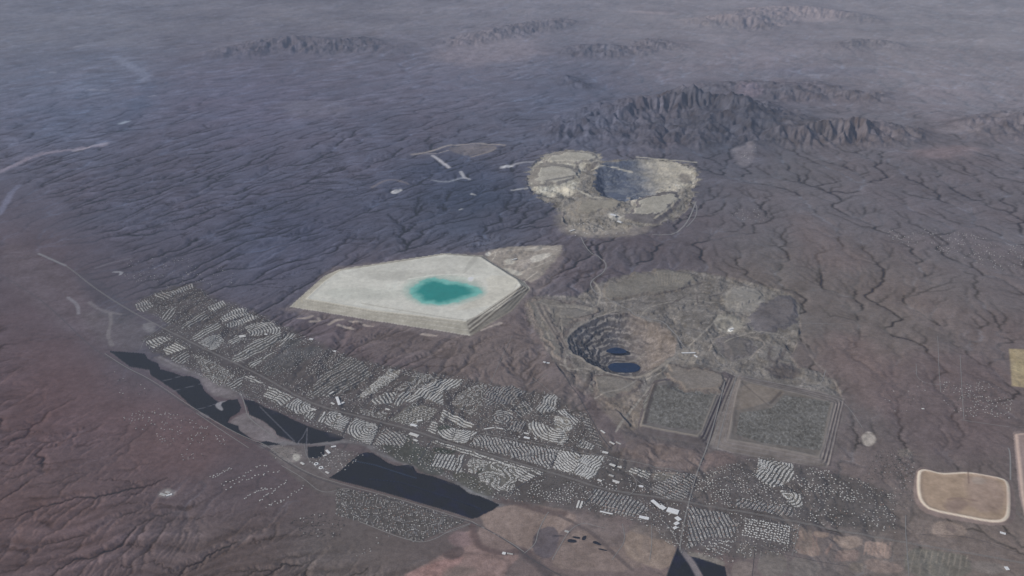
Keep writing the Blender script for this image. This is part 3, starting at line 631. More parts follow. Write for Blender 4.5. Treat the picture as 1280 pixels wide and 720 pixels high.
line([(112, 378), (125, 388), (150, 393)], (118, 116, 124), 90, .5, 1, 40); line([(138, 392), (139, 405), (134, 418), (140, 432)], (116, 114, 120), 70, .6, 1, 30)
line([(142, 340), (153, 340), (150, 343)], (150, 152, 162), 60, .7, 1, 20); line([(120, 335), (140, 328), (165, 323)], (104, 104, 116), 60, .6, 1, 30)
paint([(176, 405), (190, 402), (196, 412), (186, 418)], (120, 120, 126), .5, 50, 60)
line([(735, 298), (726, 305), (738, 318), (757, 325), (759, 340), (742, 350)], (112, 106, 110), 40, .4, 1, 20)
line([(740, 468), (734, 480), (728, 490)], (76, 73, 78), 80, .7); line([(789, 560), (800, 548), (880, 564)], (88, 84, 90), 120, .5, 1)

# smaller ledges of dumped rock round the near pit, each a real step that throws its own shade
for p_, h_ in (([(752, 398), (778, 384), (815, 376), (850, 370), (880, 364), (900, 368), (880, 380), (850, 384), (820, 390), (790, 392)], 30), ([(842, 402), (858, 388), (880, 382), (900, 390), (890, 402), (868, 410)], 26), ([(690, 392), (712, 384), (745, 392), (738, 399), (712, 402)], 26),
        ([(880, 365), (888, 352), (905, 350), (900, 362), (890, 368)], 24), ([(852, 415), (872, 410), (886, 420), (880, 432), (862, 428)], 24), ([(722, 470), (738, 462), (742, 478), (730, 488)], 26), ([(668, 396), (680, 384), (694, 400), (702, 424), (694, 428)], 24),
        ([(935, 440), (960, 430), (985, 432), (975, 452), (950, 456)], 22), ([(900, 366), (930, 360), (952, 366), (945, 378), (915, 384)], 26), ([(806, 402), (820, 400), (832, 408), (826, 412)], 20)):
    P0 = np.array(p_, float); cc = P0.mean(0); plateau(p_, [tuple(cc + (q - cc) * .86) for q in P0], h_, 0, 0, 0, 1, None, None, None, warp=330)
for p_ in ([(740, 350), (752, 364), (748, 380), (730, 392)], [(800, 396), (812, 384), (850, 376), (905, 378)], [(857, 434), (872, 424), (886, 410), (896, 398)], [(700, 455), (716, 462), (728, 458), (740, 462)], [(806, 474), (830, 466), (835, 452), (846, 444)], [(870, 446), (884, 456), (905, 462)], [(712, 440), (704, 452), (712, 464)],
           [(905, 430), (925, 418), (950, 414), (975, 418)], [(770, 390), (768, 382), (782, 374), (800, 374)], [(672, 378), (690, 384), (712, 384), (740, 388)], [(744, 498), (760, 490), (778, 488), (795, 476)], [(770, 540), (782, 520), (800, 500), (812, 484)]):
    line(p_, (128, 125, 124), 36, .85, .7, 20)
for p_ in ([(818, 369), (850, 362), (878, 353)], [(706, 400), (728, 398), (750, 390)], [(846, 378), (856, 372)], [(871, 368), (872, 380)], [(696, 410), (700, 398)], [(838, 382), (846, 376)], [(886, 372), (905, 366)], [(733, 486), (740, 474)]): line(p_, (78, 76, 82), 34, .8, .8, 20)  # dark strokes: shadow edges of the dumps, painted into the ground colour

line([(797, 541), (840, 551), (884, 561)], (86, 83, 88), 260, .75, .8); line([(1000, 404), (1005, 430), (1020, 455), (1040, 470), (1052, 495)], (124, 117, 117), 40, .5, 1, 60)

for i in range(11): line([(1137 + i * 7.2, 686 + i * .9), (1133 + i * 7.4, 700 + i * .9)], (126, 120, 116), 20, .6, .8, 10)
for i in range(6): line([(1140 + i * 12, 703 + i), (1137 + i * 12, 716 + i)], (120, 114, 112), 20, .5, .8, 10)
for p_, c_ in (([(1004, 658), (1016, 660), (1014, 690), (1000, 688)], (112, 104, 102)), ([(1062, 702), (1082, 704), (1080, 716), (1060, 714)], (114, 107, 104)), ([(815, 590), (832, 591), (830, 600), (816, 599)], (128, 122, 118)), ([(1212, 700), (1260, 706), (1258, 718), (1214, 716)], (112, 107, 107))): paint(p_, c_, .7, 20, 20)
# ---- orchard blocks: dense dark tree crops on the valley floor
ORCH = {
 'upper': [(135.6, 438.8), (180.4, 441.9), (184.6, 449.2), (197, 454.4), (200.2, 461.7), (215.8, 465.8), (228.3, 471), (236.7, 470), (249.2, 475.2), (251.3, 480.4), (255.4, 488.8), (270, 501.3), (274.2, 503.3), (286.7, 500.2), (297, 499.2), (301.3, 509.6), (299.2, 514.8), (286.7, 523), (284.6, 528.3), (297, 532.5), (299.2, 538.8), (311.7, 547), (316, 551.3), (297, 543), (261.7, 522), (245, 513.8), (220, 489.8), (201.3, 477.3), (188.8, 470), (186.7, 462.7), (161.7, 458.5), (147, 447)],
 'middle': [(302.9, 499.5), (317.5, 501.4), (331, 509.2), (346.7, 515), (364.2, 523.8), (383.7, 532.5), (401, 538.4), (416.7, 542.3), (430.4, 548), (424.5, 551), (405, 553), (391.4, 554.9), (381.7, 554.9), (370, 553.9), (364.2, 551), (345.7, 544.2), (343.8, 538.4), (329.2, 526.7), (311.7, 518.9), (308.8, 509.2)],
 'lower': [(410.9, 597.5), (425, 589), (437, 577.5), (449, 568.4), (457, 565.5), (465.4, 566.5), (475, 572.4), (484.8, 579.2), (494.6, 582.5), (510, 581), (516, 583), (521, 591), (540.6, 595.6), (560, 602.4), (573.7, 607.2), (585.4, 617), (601, 620.9), (614.6, 626.7), (624.3, 631.6), (614.6, 638.4), (597, 647), (589.3, 649), (564, 640.3), (527, 629.6), (494, 619.9), (459, 610), (431.7, 603.3)],
 'small': [(384.2, 558.8), (406, 557.5), (405, 564), (405, 569.5), (395.3, 573.4), (384.7, 572.4)],
 'corner_a': [(847, 685), (852, 690), (874, 725), (880, 740), (828, 740), (836, 712)], 'corner_b': [(862, 695), (885, 701), (906, 709), (912, 740), (892, 740), (878, 720)],
 'sliver': [(318.5, 553), (333, 551.6), (350, 555.5), (336, 557.5)]}
OID = {k: 20 + i for i, k in enumerate(ORCH)}
for k, p in ORCH.items():
    P = GP(p); m = box(X, Y, P, 200); x, y = X[m], Y[m]
    ins = inside(x, y, P); d = seg_dist(x, y, P, True); sd_ = np.where(ins, d, -d) + 9 * fbm(x, y, 130, 3, .7, 3)
    s = sd_ > 0; dark = lin((36, 43, 60))
    blk = gn(np.floor((x * .8 - y * .6) / 210) + .5, np.floor((x * .6 + y * .8) / 330) + .5, 44)
    g = 1 + .16 * blk + .28 * fbm(x, y, 500, 4, .6, 7) + .10 * np.sin((x * .8 + y * .6) / 42.0) * (fbm(x, y, 900, 2, .5, 9) > 0)
    c = C[m]; C[m] = np.where(s[:, None], dark * g[:, None] * (1 + np.array([-.2, 0, .1]) * 0), c)
    Z[m] = np.where(s, 9 + 1.5 * fbm(x, y, 60, 2, .6, 2), Z[m] * smooth(0, 250, np.abs(sd_)))
    r = REG[m]; r[s] = OID[k]; REG[m] = r
def track(pts, w=18, col=(96, 98, 108), a=.7):
    P = GP(pts); m = box(X, Y, P, w * 3); x, y = X[m], Y[m]; d = seg_dist(x, y, P, False)
    k = (1 - smooth(w * .3, w * .9, d)); C[m] = C[m] * (1 - a * k[:, None]) + lin(col) * a * k[:, None]; Z[m] = Z[m] * (1 - k) + .5 * k
for p in ([(202, 477), (214, 474), (228, 470)], [(216, 489), (232, 485), (252, 480)], [(243, 513), (262, 508), (272, 504)], [(324, 508), (346, 530), (368, 552)], [(384, 535), (378, 547), (371, 555)], [(384, 535), (383, 555), (383, 572)]): track(p)
track([(441, 576), (470, 582), (500, 592), (520, 598)], 14, (70, 84, 104), .6); track([(460, 599), (500, 603), (560, 622), (600, 636)], 12, (48, 62, 84), .5)
paint([(272, 503), (286, 500.5), (275, 505), (280, 513), (276, 514), (268, 508)], (128, 128, 136), .9, 10); paint([(245, 514), (262, 520), (260, 523), (252, 519)], (110, 108, 116), .7, 15)
track([(853, 688), (866, 706), (876, 725)], 90, (112, 108, 114), .95)
paint([(862, 688), (905, 700), (906, 709), (885, 702), (858, 694)], (124, 120, 118), .8, 15)

# ---- golf greens, scrub belts and street ground of the towns
TOWN = [[(165, 380), (205, 360), (245, 352), (262, 372), (300, 382), (352, 405), (372, 416), (410, 435), (460, 452), (500, 460), (580, 472), (610, 480), (660, 488), (690, 490), (712, 505), (735, 530), (758, 565), (800, 585), (870, 592), (950, 570), (1000, 580), (1075, 600), (1118, 618), (1120, 668), (1000, 652), (1000, 690), (905, 700), (850, 690), (800, 652), (735, 640), (690, 630), (620, 625), (560, 598), (515, 580), (470, 562), (430, 548), (330, 508), (280, 484), (235, 462), (190, 440), (176, 425), (210, 410), (195, 395)]]
for t in TOWN: paint(t, (79, 78, 82), .75, 160, 260)
for p, c, a in (([(350, 430), (380, 420), (376, 432), (352, 440)], (78, 81, 87), .6), ([(325, 458), (355, 438), (400, 432), (404, 440), (376, 455), (334, 474)], (78, 80, 86), .6), ([(467, 545), (505, 540), (530, 560), (520, 582), (490, 575)], (70, 74, 75), .7),
                ([(508, 558), (540, 560), (560, 590), (545, 596), (520, 588)], (70, 74, 75), .7), ([(560, 590), (585, 590), (620, 612), (610, 622), (585, 612)], (80, 82, 80), .6), ([(540, 558), (570, 563), (566, 568), (542, 566)], (60, 66, 66), .8),
                ([(590, 575), (625, 582), (640, 600), (620, 606), (595, 596)], (66, 70, 70), .7), ([(620, 588), (634, 590), (634, 600), (622, 600)], (92, 92, 94), .8), ([(480, 455), (500, 462), (510, 480), (490, 488)], (80, 78, 82), .3),
                ([(430, 520), (450, 512), (440, 505), (420, 500)], (74, 74, 80), .5), ([(546, 534), (556, 530), (566, 534), (562, 542), (550, 541)], (68, 74, 74), .8), ([(700, 572), (712, 580), (705, 590)], (78, 78, 82), .3),
                ([(565, 492), (580, 488), (562, 508), (558, 506)], (78, 76, 82), .6), ([(860, 640), (905, 650), (920, 665), (900, 680), (862, 684)], (84, 82, 88), .6), ([(792, 600), (812, 598), (830, 622), (812, 616)], (76, 76, 82), .6),
                ([(808, 628), (820, 622), (836, 634), (828, 640)], (58, 56, 64), .8), ([(1000, 655), (1060, 668), (1060, 672), (1000, 660)], (84, 80, 84), .6), ([(815, 590), (852, 592), (846, 602), (818, 600)], (130, 122, 120), .85)):
    paint(p, c, a, 25, 15)

# ------------------------------------------------------------------ towns
H_P, H_S, H_A, H_R = [], [], [], []      # house place, size, heading, roof kind
TREES = []; ST_Q = []
def wdir(cx, cy, d):
    a = G(cx, cy); b = G(cx + d[0] * 4, cy + d[1] * 4); v = b - a; return v / np.linalg.norm(v)
def inset(P, pts): return inside(pts[:, 0], pts[:, 1], P)
TONE = {'w': [.8, .18, .02, 0, 0], 'p': [.5, .38, .08, .03, .01], 'm': [.15, .5, .2, .1, .05], 'd': [.03, .25, .34, .32, .06], 'r': [.1, .35, .25, .15, .15]}
SOLO = []; POLYS = []; PT = []
def estate(poly, d=(1, 0), sp=62, st=26, tone='p', kind='rows', wob=18, size=(22, 16), fill=.95, solo=None, c0=None, tr=.5, streets=True):
    a = np.array(poly, float); cx, cy = a.mean(0); P = GP(poly); POLYS.append(P); PT.append((P, tone, kind)); u = wdir(cx, cy, d); n = np.array([-u[1], u[0]]); c = P.mean(0)
    if kind in ('rows', 'arc', 'curl') and cx < 1130:
        nn_ = n if kind == 'rows' else np.array([.6, .8]); a1, b1, _ = project(c[0], c[1], 0); a2, b2, _ = project(c[0] + nn_[0] * sp, c[1] + nn_[1] * sp, 0); a3, b3, _ = project(c[0] + u[0] * 50, c[1] + u[1] * 50, 0)
        e_ = np.array([a3 - a1, b3 - b1]); e_ /= np.hypot(*e_) + 1e-9; ss = abs((a2 - a1) * e_[1] - (b2 - b1) * e_[0]) if kind == 'rows' else math.hypot(a2 - a1, b2 - b1)
        sp *= min(1.6, max(1.0, 3.2 / (ss + 1e-6)))
    R = np.hypot(*(P - c).T).max() + 60; out = []
    if kind == 'rows':
        K = int(R / sp) + 1; Uu = np.arange(-R, R, st)
        ph = rng.random() * 900
        def at(k, uu): 
            off = k * sp + wob * gn(uu / 260 + ph, np.full(uu.shape, k * .12 + ph), 3) * 2
            return c + uu[:, None] * u + off[:, None] * n
        for k in range(-K, K + 1):
            q = at(k, Uu + rng.uniform(0, st)); g = np.gradient(q, axis=0); an = np.arctan2(g[:, 1], g[:, 0])
            for j in range(len(q)):
                for sg in (-1, 1): out.append((q[j, 0] - sg * 9.5 * math.sin(an[j]) + rng.normal(0, 1), q[j, 1] + sg * 9.5 * math.cos(an[j]) + rng.normal(0, 1), an[j], k))
            if streets:
                q = at(k + .5, Uu); s = inset(P, q); g = np.gradient(q, axis=0); g /= np.hypot(*g.T)[:, None]; m_ = np.stack([-g[:, 1], g[:, 0]], -1) * 5
                for j in np.nonzero(s[:-1] & s[1:])[0]: ST_Q.append(np.stack([q[j] - m_[j], q[j + 1] - m_[j + 1], q[j + 1] + m_[j + 1], q[j] + m_[j]]))
    elif kind == 'arc':
        c1 = G(*c0); rmax = np.hypot(*(P - c1).T).max()
        for k in range(1, int(rmax / sp) + 1):
            r = k * sp; m = int(2 * math.pi * r / st); th = np.arange(m) / m * 2 * math.pi
            rr_ = r * (1 + .0 * th) + wob * np.sin(3 * th + k * .1)
            q = c1 + np.stack([rr_ * np.cos(th) * 1.0, rr_ * np.sin(th)], -1)
            for j in range(m):
                for sg in (-1, 1): out.append((q[j, 0] + sg * 9.5 * math.cos(th[j]), q[j, 1] + sg * 9.5 * math.sin(th[j]), th[j] + math.pi / 2, k))
            q2 = c1 + np.stack([(rr_ + sp / 2) * np.cos(th), (rr_ + sp / 2) * np.sin(th)], -1); s = inset(P, q2)
            for j in range(m - 1):
                if s[j] and s[j + 1]:
                    m1 = np.array([math.cos(th[j]), math.sin(th[j])]) * 5; m2 = np.array([math.cos(th[j + 1]), math.sin(th[j + 1])]) * 5
                    ST_Q.append(np.stack([q2[j] - m1, q2[j + 1] - m2, q2[j + 1] + m2, q2[j] + m1]))
    elif kind == 'rings':
        K = int(R / sp) + 1
        for i in range(-K, K + 1):
            for j in range(-K, K + 1):
                q = c + u * (i + .5 * (j % 2)) * sp + n * j * sp * .87
                if not inset(P, q[None])[0]: continue
                for t in range(10):
                    th = t * math.pi / 5; p = q + 50 * np.array([math.cos(th), math.sin(th)]); out.append((p[0], p[1], th + math.pi / 2, 0))
    elif kind == 'curl':                                    # streets that follow a winding scalar field
        Kk = int(R / st); ph = rng.random() * 50
        gu, gv = np.meshgrid(np.arange(-R, R, st), np.arange(-R, R, st)); q = c + gu.ravel()[:, None] * u + gv.ravel()[:, None] * n
        f = (gn(q[:, 0] / (sp * 5) + ph, q[:, 1] / (sp * 5)) * 3.2 + (q @ n) / sp * .35); fr = f - np.floor(f)
        gx1 = gn((q[:, 0] + 5) / (sp * 5) + ph, q[:, 1] / (sp * 5)); 
        for j in np.nonzero((fr > .28) & (fr < .80))[0]: out.append((q[j, 0] + rng.normal(0, 3), q[j, 1] + rng.normal(0, 3), f[j] * 2, 0))
    elif kind == 'scatter':
        A_ = R * R * 4; m = int(A_ / (sp * st) * (3.0 if sp < 120 else 1.4))
        q = c + rng.uniform(-R, R, (m, 2)); s = fbm(q[:, 0], q[:, 1], 500, 2, .5, int(cx)) + .25 > rng.random(m) * .5
        for j in np.nonzero(s)[0]: out.append((q[j, 0], q[j, 1], rng.random() * 3.14, 0))
    out = np.array(out); ins = inset(P, out[:, :2]) & (rng.random(len(out)) < fill); out = out[ins]
    if kind in ('rows', 'arc') and len(out):        # cross streets, odd empty lots and little greens break the rows up
        w1 = fbm(out[:, 0], out[:, 1], 260, 3, .6, int(abs(cx)) + 3); uu_ = (out[:, :2] - c) @ u + 60 * fbm(out[:, 0], out[:, 1], 700, 2, .5, 5)
        ok = (np.abs((uu_ / 330) % 1 - .5) < .47) & (w1 > -.55); out = out[ok]; out[:, :2] += rng.normal(0, 2.2, (len(out), 2)); out[:, 2] += rng.normal(0, .12, len(out))
    if kind == 'scatter' or kind == 'curl':
        keep = []; cell = {}
        for j, (x, y, _, _) in enumerate(out):
            kx, ky = int(x // 24), int(y // 24)
            if any((kx + a_, ky + b_) in cell for a_ in (-1, 0, 1) for b_ in (-1, 0, 1)) and kind == 'scatter': continue
            if (kx, ky) in cell: continue
            cell[(kx, ky)] = 1; keep.append(j)
        out = out[keep]
    pr = np.array(TONE[tone]); pr = pr / pr.sum()
    rk = rng.choice(5, len(out), p=pr); sz = np.array(size)[None] * rng.uniform(.8, 1.25, (len(out), 2))
    if solo is not None: SOLO.append((solo, out, sz, rk))
    else:
        H_P.append(out[:, :2]); H_A.append(out[:, 2]); H_S.append(sz); H_R.append(rk)
    area = abs(np.dot(P[:, 0], np.roll(P[:, 1], -1)) - np.dot(P[:, 1], np.roll(P[:, 0], -1))) / 2
    m = int(area / 1500 * tr); q = c + rng.uniform(-R, R, (m * 3, 2)); q = q[inset(P, q)][:m]; TREES.append(q)

E = estate
E([(167, 381), (184, 375), (192, 382), (180, 390), (172, 388)], (1, 1.6), 66, 24, 'm'); E([(193, 369), (211, 364), (214, 372), (203, 376)], (1, .4), 60, 24, 'm'); E([(212, 365), (240.6, 355), (243.5, 360), (215, 370)], (1, 1.4), 60, 24, 'm')
E([(201.7, 394), (211.4, 384), (221, 384), (217, 396), (211, 405), (203, 400)], (1, -1), 70, 26, 'm'); E([(226, 408), (244.5, 394), (256, 389), (260, 398), (237, 408), (227, 411)], (1, -.6), 60, 24, 'm'); E([(259, 385), (279, 376), (283, 382), (266, 390)], (1, 1.8), 66, 22, 'p')
E([(240, 423), (244, 417), (270, 403), (274, 405), (278, 410), (256, 420), (244, 427)], (1, -.55), 58, 24, 'p'); E([(275, 398), (295, 386), (303, 386), (313, 392), (289, 400), (279, 403)], (1, 1.6), 62, 22, 'p'); E([(281, 406), (315, 392), (323, 397), (315, 401), (285, 409)], (1, 2), 66, 22, 'p')
E([(248, 429), (260, 421), (275, 418), (280, 425), (272, 436), (264, 438), (254, 433)], kind='arc', c0=(258, 415), sp=62, st=24, tone='p'); E([(306, 409), (324, 403), (338, 403), (350, 409), (351, 416), (344, 419), (334, 416), (324, 419), (314, 419)], kind='arc', c0=(296, 418), sp=60, st=23, tone='p', wob=25)
E([(285, 426), (295, 418), (305, 420), (299, 428), (289, 431)], (1, -.6), 56, 24, 'p'); E([(303, 438), (318, 426), (338, 420), (351, 416), (352, 424), (338, 432), (318, 444), (299, 453), (289, 452), (291, 447)], (1, -.5), 58, 23, 'p', wob=24); E([(310, 455), (340, 440), (343, 442), (315, 460)], (1, -.55), 56, 22, 'p')
E([(348, 435), (355, 418), (367, 415), (369, 419), (357, 430)], (1, -.9), 60, 24, 'p'); E([(324, 461), (353, 438), (377, 432), (404, 434), (404, 440), (377, 453), (334, 471)], kind='scatter', sp=70, st=60, tone='d'); E([(347, 477), (369, 457), (396, 446), (416, 438), (430, 445), (400, 470), (384, 496), (369, 485)], kind='scatter', sp=60, st=55, tone='p')
E([(384, 496), (400, 470), (430, 445), (455, 453), (466, 469), (435, 487), (412, 496)], (1, -.6), 66, 34, 'm', fill=.75); E([(182, 427), (204, 420), (215, 424), (204, 429), (192, 436)], (1, .6), 60, 22, 'p'); E([(204, 437), (221, 428), (235, 435), (209, 444)], (1, .5), 58, 22, 'w')
E([(213, 447), (235, 437), (237, 447), (229, 455), (219, 453)], (1, -.6), 58, 24, 'm'); E([(241, 443), (253, 445), (285, 462), (295, 470), (274, 483), (255, 470), (249, 455)], kind='curl', sp=60, st=26, tone='m'); E([(282, 480), (305, 470), (301, 483), (291, 487)], (1, -.5), 56, 23, 'm'); E([(302, 470), (315, 470), (330, 479), (316, 478)], (1, .4), 50, 22, 'p')
E([(329, 495), (337, 482), (368, 496), (352, 508)], (1, .45), 60, 24, 'p', wob=25); E([(356, 507), (372, 498), (388, 505), (391, 514), (380, 517), (370, 517)], kind='arc', c0=(390, 509), sp=58, st=22, tone='p'); E([(380, 519), (386, 514), (394, 517), (389, 525)], (1, -1.2), 64, 20, 'p')
E([(397, 527), (403, 515), (409, 515), (404, 528)], (1, -1.4), 66, 20, 'w'); E([(405, 530), (411, 515), (419, 514), (438, 523), (428, 540)], kind='arc', c0=(423, 521), sp=62, st=22, tone='p', wob=14); E([(432, 540), (444, 522), (473, 532), (463, 557), (446, 549)], kind='arc', c0=(462, 536), sp=62, st=22, tone='p', wob=18)
E([(467, 557), (479, 535), (510, 544), (504, 558), (485, 556)], (1, 1), 62, 28, 'm'); E([(449, 510), (484, 516), (482, 526), (451, 517)], kind='curl', sp=60, st=25, tone='m'); E([(486, 524), (517, 504), (548, 512), (538, 524), (513, 533)], (1, 0), 150, 24, 'p', kind='rings')
E([(447, 496), (488, 461), (500, 463), (498, 471), (468, 491), (453, 498)], kind='curl', sp=64, st=22, tone='w', tr=.3); E([(492, 488), (505, 479), (520, 466), (550, 471), (544, 479), (523, 491)], kind='curl', sp=62, st=26, tone='m'); E([(462, 500), (484, 491), (497, 490), (490, 503), (470, 506)], (1, 1.6), 78, 20, 'p', wob=30)
E([(492, 505), (500, 492), (513, 489), (513, 495), (498, 508)], (1, -1.6), 74, 20, 'p', wob=30); E([(505, 503), (530, 481), (556, 473), (579, 475), (574, 483), (554, 489), (554, 508), (529, 497), (513, 504)], (1, -.7), 60, 20, 'w', wob=24, tr=.3); E([(556, 520), (562, 515), (593, 531), (589, 535), (576, 533)], (1, .5), 56, 20, 'w')
E([(546, 543), (548, 539), (568, 535), (597, 541), (581, 555), (564, 551)], kind='arc', c0=(573, 533), sp=62, st=20, tone='w'); E([(534, 539), (540, 527), (548, 529), (544, 543)], (1, .5), 58, 21, 'p'); E([(549, 527), (554, 513), (559, 515), (553, 529)], (1, .5), 58, 21, 'w')
E([(564, 506), (570, 494), (595, 479), (609, 481), (601, 510), (589, 520), (579, 514)], kind='curl', sp=58, st=27, tone='m'); E([(607, 485), (640, 482), (657, 489), (640, 504), (607, 508)], (1, -1.1), 62, 26, 'd', wob=24); E([(615, 522), (622, 513), (640, 513), (642, 523), (632, 531), (619, 530)], kind='arc', c0=(627, 523.5), sp=58, st=24, tone='m', wob=6)
E([(639, 526), (658, 526), (652, 540), (635, 536)], (1, -1.6), 60, 24, 'd'); E([(643, 510), (656, 500), (667, 505), (664, 516), (648, 522)], (1, 1.2), 62, 30, 'm', fill=.6); E([(668, 513), (684, 492), (697, 496), (694, 512), (678, 516)], (1, -1.8), 64, 22, 'p'); E([(694, 512), (705, 510), (724, 526), (719, 533), (712, 524), (700, 518)], (1, 1), 60, 22, 'p')
E([(658, 530), (668, 526), (693, 536), (705, 538), (711, 548), (703, 556), (678, 550), (668, 544)], kind='arc', c0=(700, 532), sp=56, st=20, tone='w', tr=.3); E([(693, 520), (709, 522), (717, 534), (709, 542), (693, 536)], kind='curl', sp=56, st=22, tone='w'); E([(726, 548), (744, 557), (740, 563), (722, 559)], (1, -1), 62, 26, 'p', fill=.8)
E([(720, 515), (732, 515), (748, 544), (755, 561), (744, 556), (732, 534)], (1, .4), 66, 30, 'd', fill=.7); E([(587, 555), (599, 544), (640, 551), (634, 570), (618, 565)], (1, 2.2), 64, 21, 'm', wob=14); E([(636, 570), (641, 551), (698, 563), (687, 586), (671, 580)], (1, 2.6), 64, 21, 'm', wob=22)
E([(699, 563), (728, 568), (716, 592), (691, 585)], (1, .9), 58, 20, 'w', wob=24, tr=.3); E([(729, 568), (756, 571), (746, 594), (736, 600), (717, 592)], (1, -.9), 58, 20, 'w', wob=24, tr=.3); E([(539, 582), (545, 567), (568, 569), (571, 577), (568, 588)], (1, -1.8), 66, 20, 'p', wob=8)
E([(570, 592), (573, 570), (580, 567), (577, 590)], (1, -1.9), 66, 20, 'p'); E([(584, 580), (590, 572), (610, 577), (606, 582), (594, 592), (586, 590)], kind='curl', sp=72, st=20, tone='p'); E([(610, 577), (640, 580), (650, 592), (640, 612), (625, 614), (600, 602), (598, 594)], kind='curl', sp=76, st=20, tone='p', wob=8)
E([(539, 553), (545, 551), (582, 561), (636, 578), (680, 590), (676, 594), (636, 583), (578, 566)], (1, .32), 56, 22, 'p', fill=.8); E([(643, 584), (670, 594), (655, 604), (648, 600)], (1, .6), 58, 22, 'p'); E([(656, 616), (681, 594), (720, 604), (720, 621), (700, 629), (683, 625)], kind='scatter', sp=48, st=44, tone='p', size=(22, 17))
E([(738, 621), (746, 611), (797, 625), (812, 638), (797, 644), (734, 627)], (1, -1.4), 66, 24, 'd', wob=4); E([(752, 638), (754, 632), (797, 640), (795, 647)], (1, -2.2), 62, 20, 'r', wob=2); E([(785, 590), (789, 584), (814, 590), (810, 598)], (1, .4), 56, 22, 'p', wob=3); E([(816, 600), (818, 591), (850, 594), (846, 604)], (1, .3), 70, 26, 'p', wob=3, fill=.25)
E([(847, 592), (872, 592), (855, 625), (828, 623), (812, 611)], (1, .5), 66, 27, 'd', wob=14); E([(867, 627), (873, 598), (913, 600), (913, 633)], kind='scatter', sp=52, st=48, tone='p', size=(22, 18)); E([(944, 596), (949, 573), (991, 580), (993, 600), (964, 611)], (1, -1.5), 62, 22, 'p', wob=34, size=(21, 17)); E([(913, 600), (944, 597), (962, 611), (971, 624), (949, 627), (913, 618)], kind='scatter', sp=46, st=42, tone='p')
E([(973, 613), (1002, 618), (1004, 634), (991, 633)], kind='arc', c0=(985, 620), sp=60, st=22, tone='w', wob=14); E([(993, 582), (1044, 589), (1073, 604), (1071, 627), (1015, 620), (993, 604)], kind='scatter', sp=72, st=70, tone='p', size=(24, 19)); E([(1015, 624), (1111, 618), (1118, 667), (1060, 660), (1004, 647)], kind='scatter', sp=100, st=90, tone='m', size=(22, 18))
E([(922, 622), (991, 636), (991, 647), (918, 633)], (1, -1.3), 66, 24, 'd', wob=24); E([(860, 633), (904, 640), (924, 658), (913, 673), (889, 671), (860, 687)], (1, 2.3), 66, 23, 'd', wob=12)
E([(445, 613), (488, 621), (582, 652), (556, 664), (521, 679), (484, 664), (449, 652), (420, 644), (420, 609)], kind='curl', sp=60, st=30, tone='d', fill=.7, tr=1.2); E([(160, 326), (225, 318), (285, 335), (300, 352), (230, 365), (150, 350)], kind='scatter', sp=200, st=170, tone='m', tr=.1)
E([(1108, 288), (1150, 284), (1210, 292), (1280, 306), (1290, 345), (1240, 335), (1200, 322), (1115, 304)], kind='scatter', sp=180, st=130, tone='p', size=(26, 20), tr=.2); E([(905, 262), (945, 258), (968, 268), (955, 278), (915, 275)], kind='scatter', sp=200, st=170, tone='m', tr=.2, size=(24, 18))
E([(1180, 478), (1240, 476), (1266, 500), (1262, 524), (1200, 520), (1178, 500)], kind='scatter', sp=110, st=100, tone='m', size=(22, 18), tr=.4); E([(1100, 478), (1178, 475), (1180, 500), (1110, 520)], kind='scatter', sp=300, st=200, tone='m', tr=.3); E([(1120, 560), (1145, 565), (1140, 640), (1118, 630)], kind='scatter', sp=120, st=100, tone='d', tr=1)
E([(1095, 565), (1140, 562), (1135, 600), (1080, 600)], kind='scatter', sp=240, st=200, tone='d', tr=1); E([(920, 188), (945, 184), (940, 204), (925, 206)], kind='scatter', sp=300, st=250, tone='p', size=(30, 22), tr=.1); E([(420, 500), (445, 510), (440, 516), (415, 508)], kind='scatter', sp=90, st=80, tone='p')
E([(790, 590), (806, 592), (812, 610), (790, 606)], kind='scatter', sp=120, st=100, tone='p', size=(28, 20)); E([(745, 582), (775, 580), (785, 600), (770, 615), (748, 606)], kind='scatter', sp=110, st=110, tone='p', size=(28, 20)); E([(830, 632), (852, 640), (850, 664), (838, 655)], kind='scatter', sp=110, st=90, tone='w', size=(32, 22))
E([(405, 558), (440, 562), (455, 570), (430, 590), (410, 592), (386, 578)], kind='scatter', sp=110, st=80, tone='m', size=(22, 17)); E([(337, 560), (366, 556), (380, 570), (360, 580), (342, 574)], kind='scatter', sp=140, st=110, tone='m', size=(24, 18)); E([(150, 524), (185, 508), (215, 515), (250, 528), (290, 552), (275, 562), (255, 575), (232, 582), (222, 567), (190, 548)], kind='scatter', sp=118, st=110, tone='m', size=(22, 17), fill=.6, tr=.3)
E([(120, 470), (150, 455), (190, 490), (200, 505), (150, 500)], kind='scatter', sp=260, st=160, tone='m', size=(22, 18), tr=.3); E([(362, 652), (400, 640), (432, 652), (425, 672), (375, 670)], kind='scatter', sp=150, st=90, tone='m', size=(20, 16), tr=1); E([(515, 660), (490, 668), (470, 690), (440, 700), (480, 664)], kind='scatter', sp=120, st=80, tone='d', tr=1)
E([(734, 560), (755, 563), (762, 572), (740, 568)], kind='scatter', sp=120, st=90, tone='w', size=(30, 22)); E([(704, 280), (740, 276), (785, 284), (780, 292), (720, 296)], kind='scatter', sp=300, st=180, tone='w', size=(40, 28), tr=0)
E([(812, 636), (800, 630), (770, 622), (780, 634), (812, 646)], kind='scatter', sp=70, st=70, tone='p', size=(26, 18)); E([(872, 690), (860, 684), (862, 640), (870, 640)], kind='scatter', sp=90, st=80, tone='d')


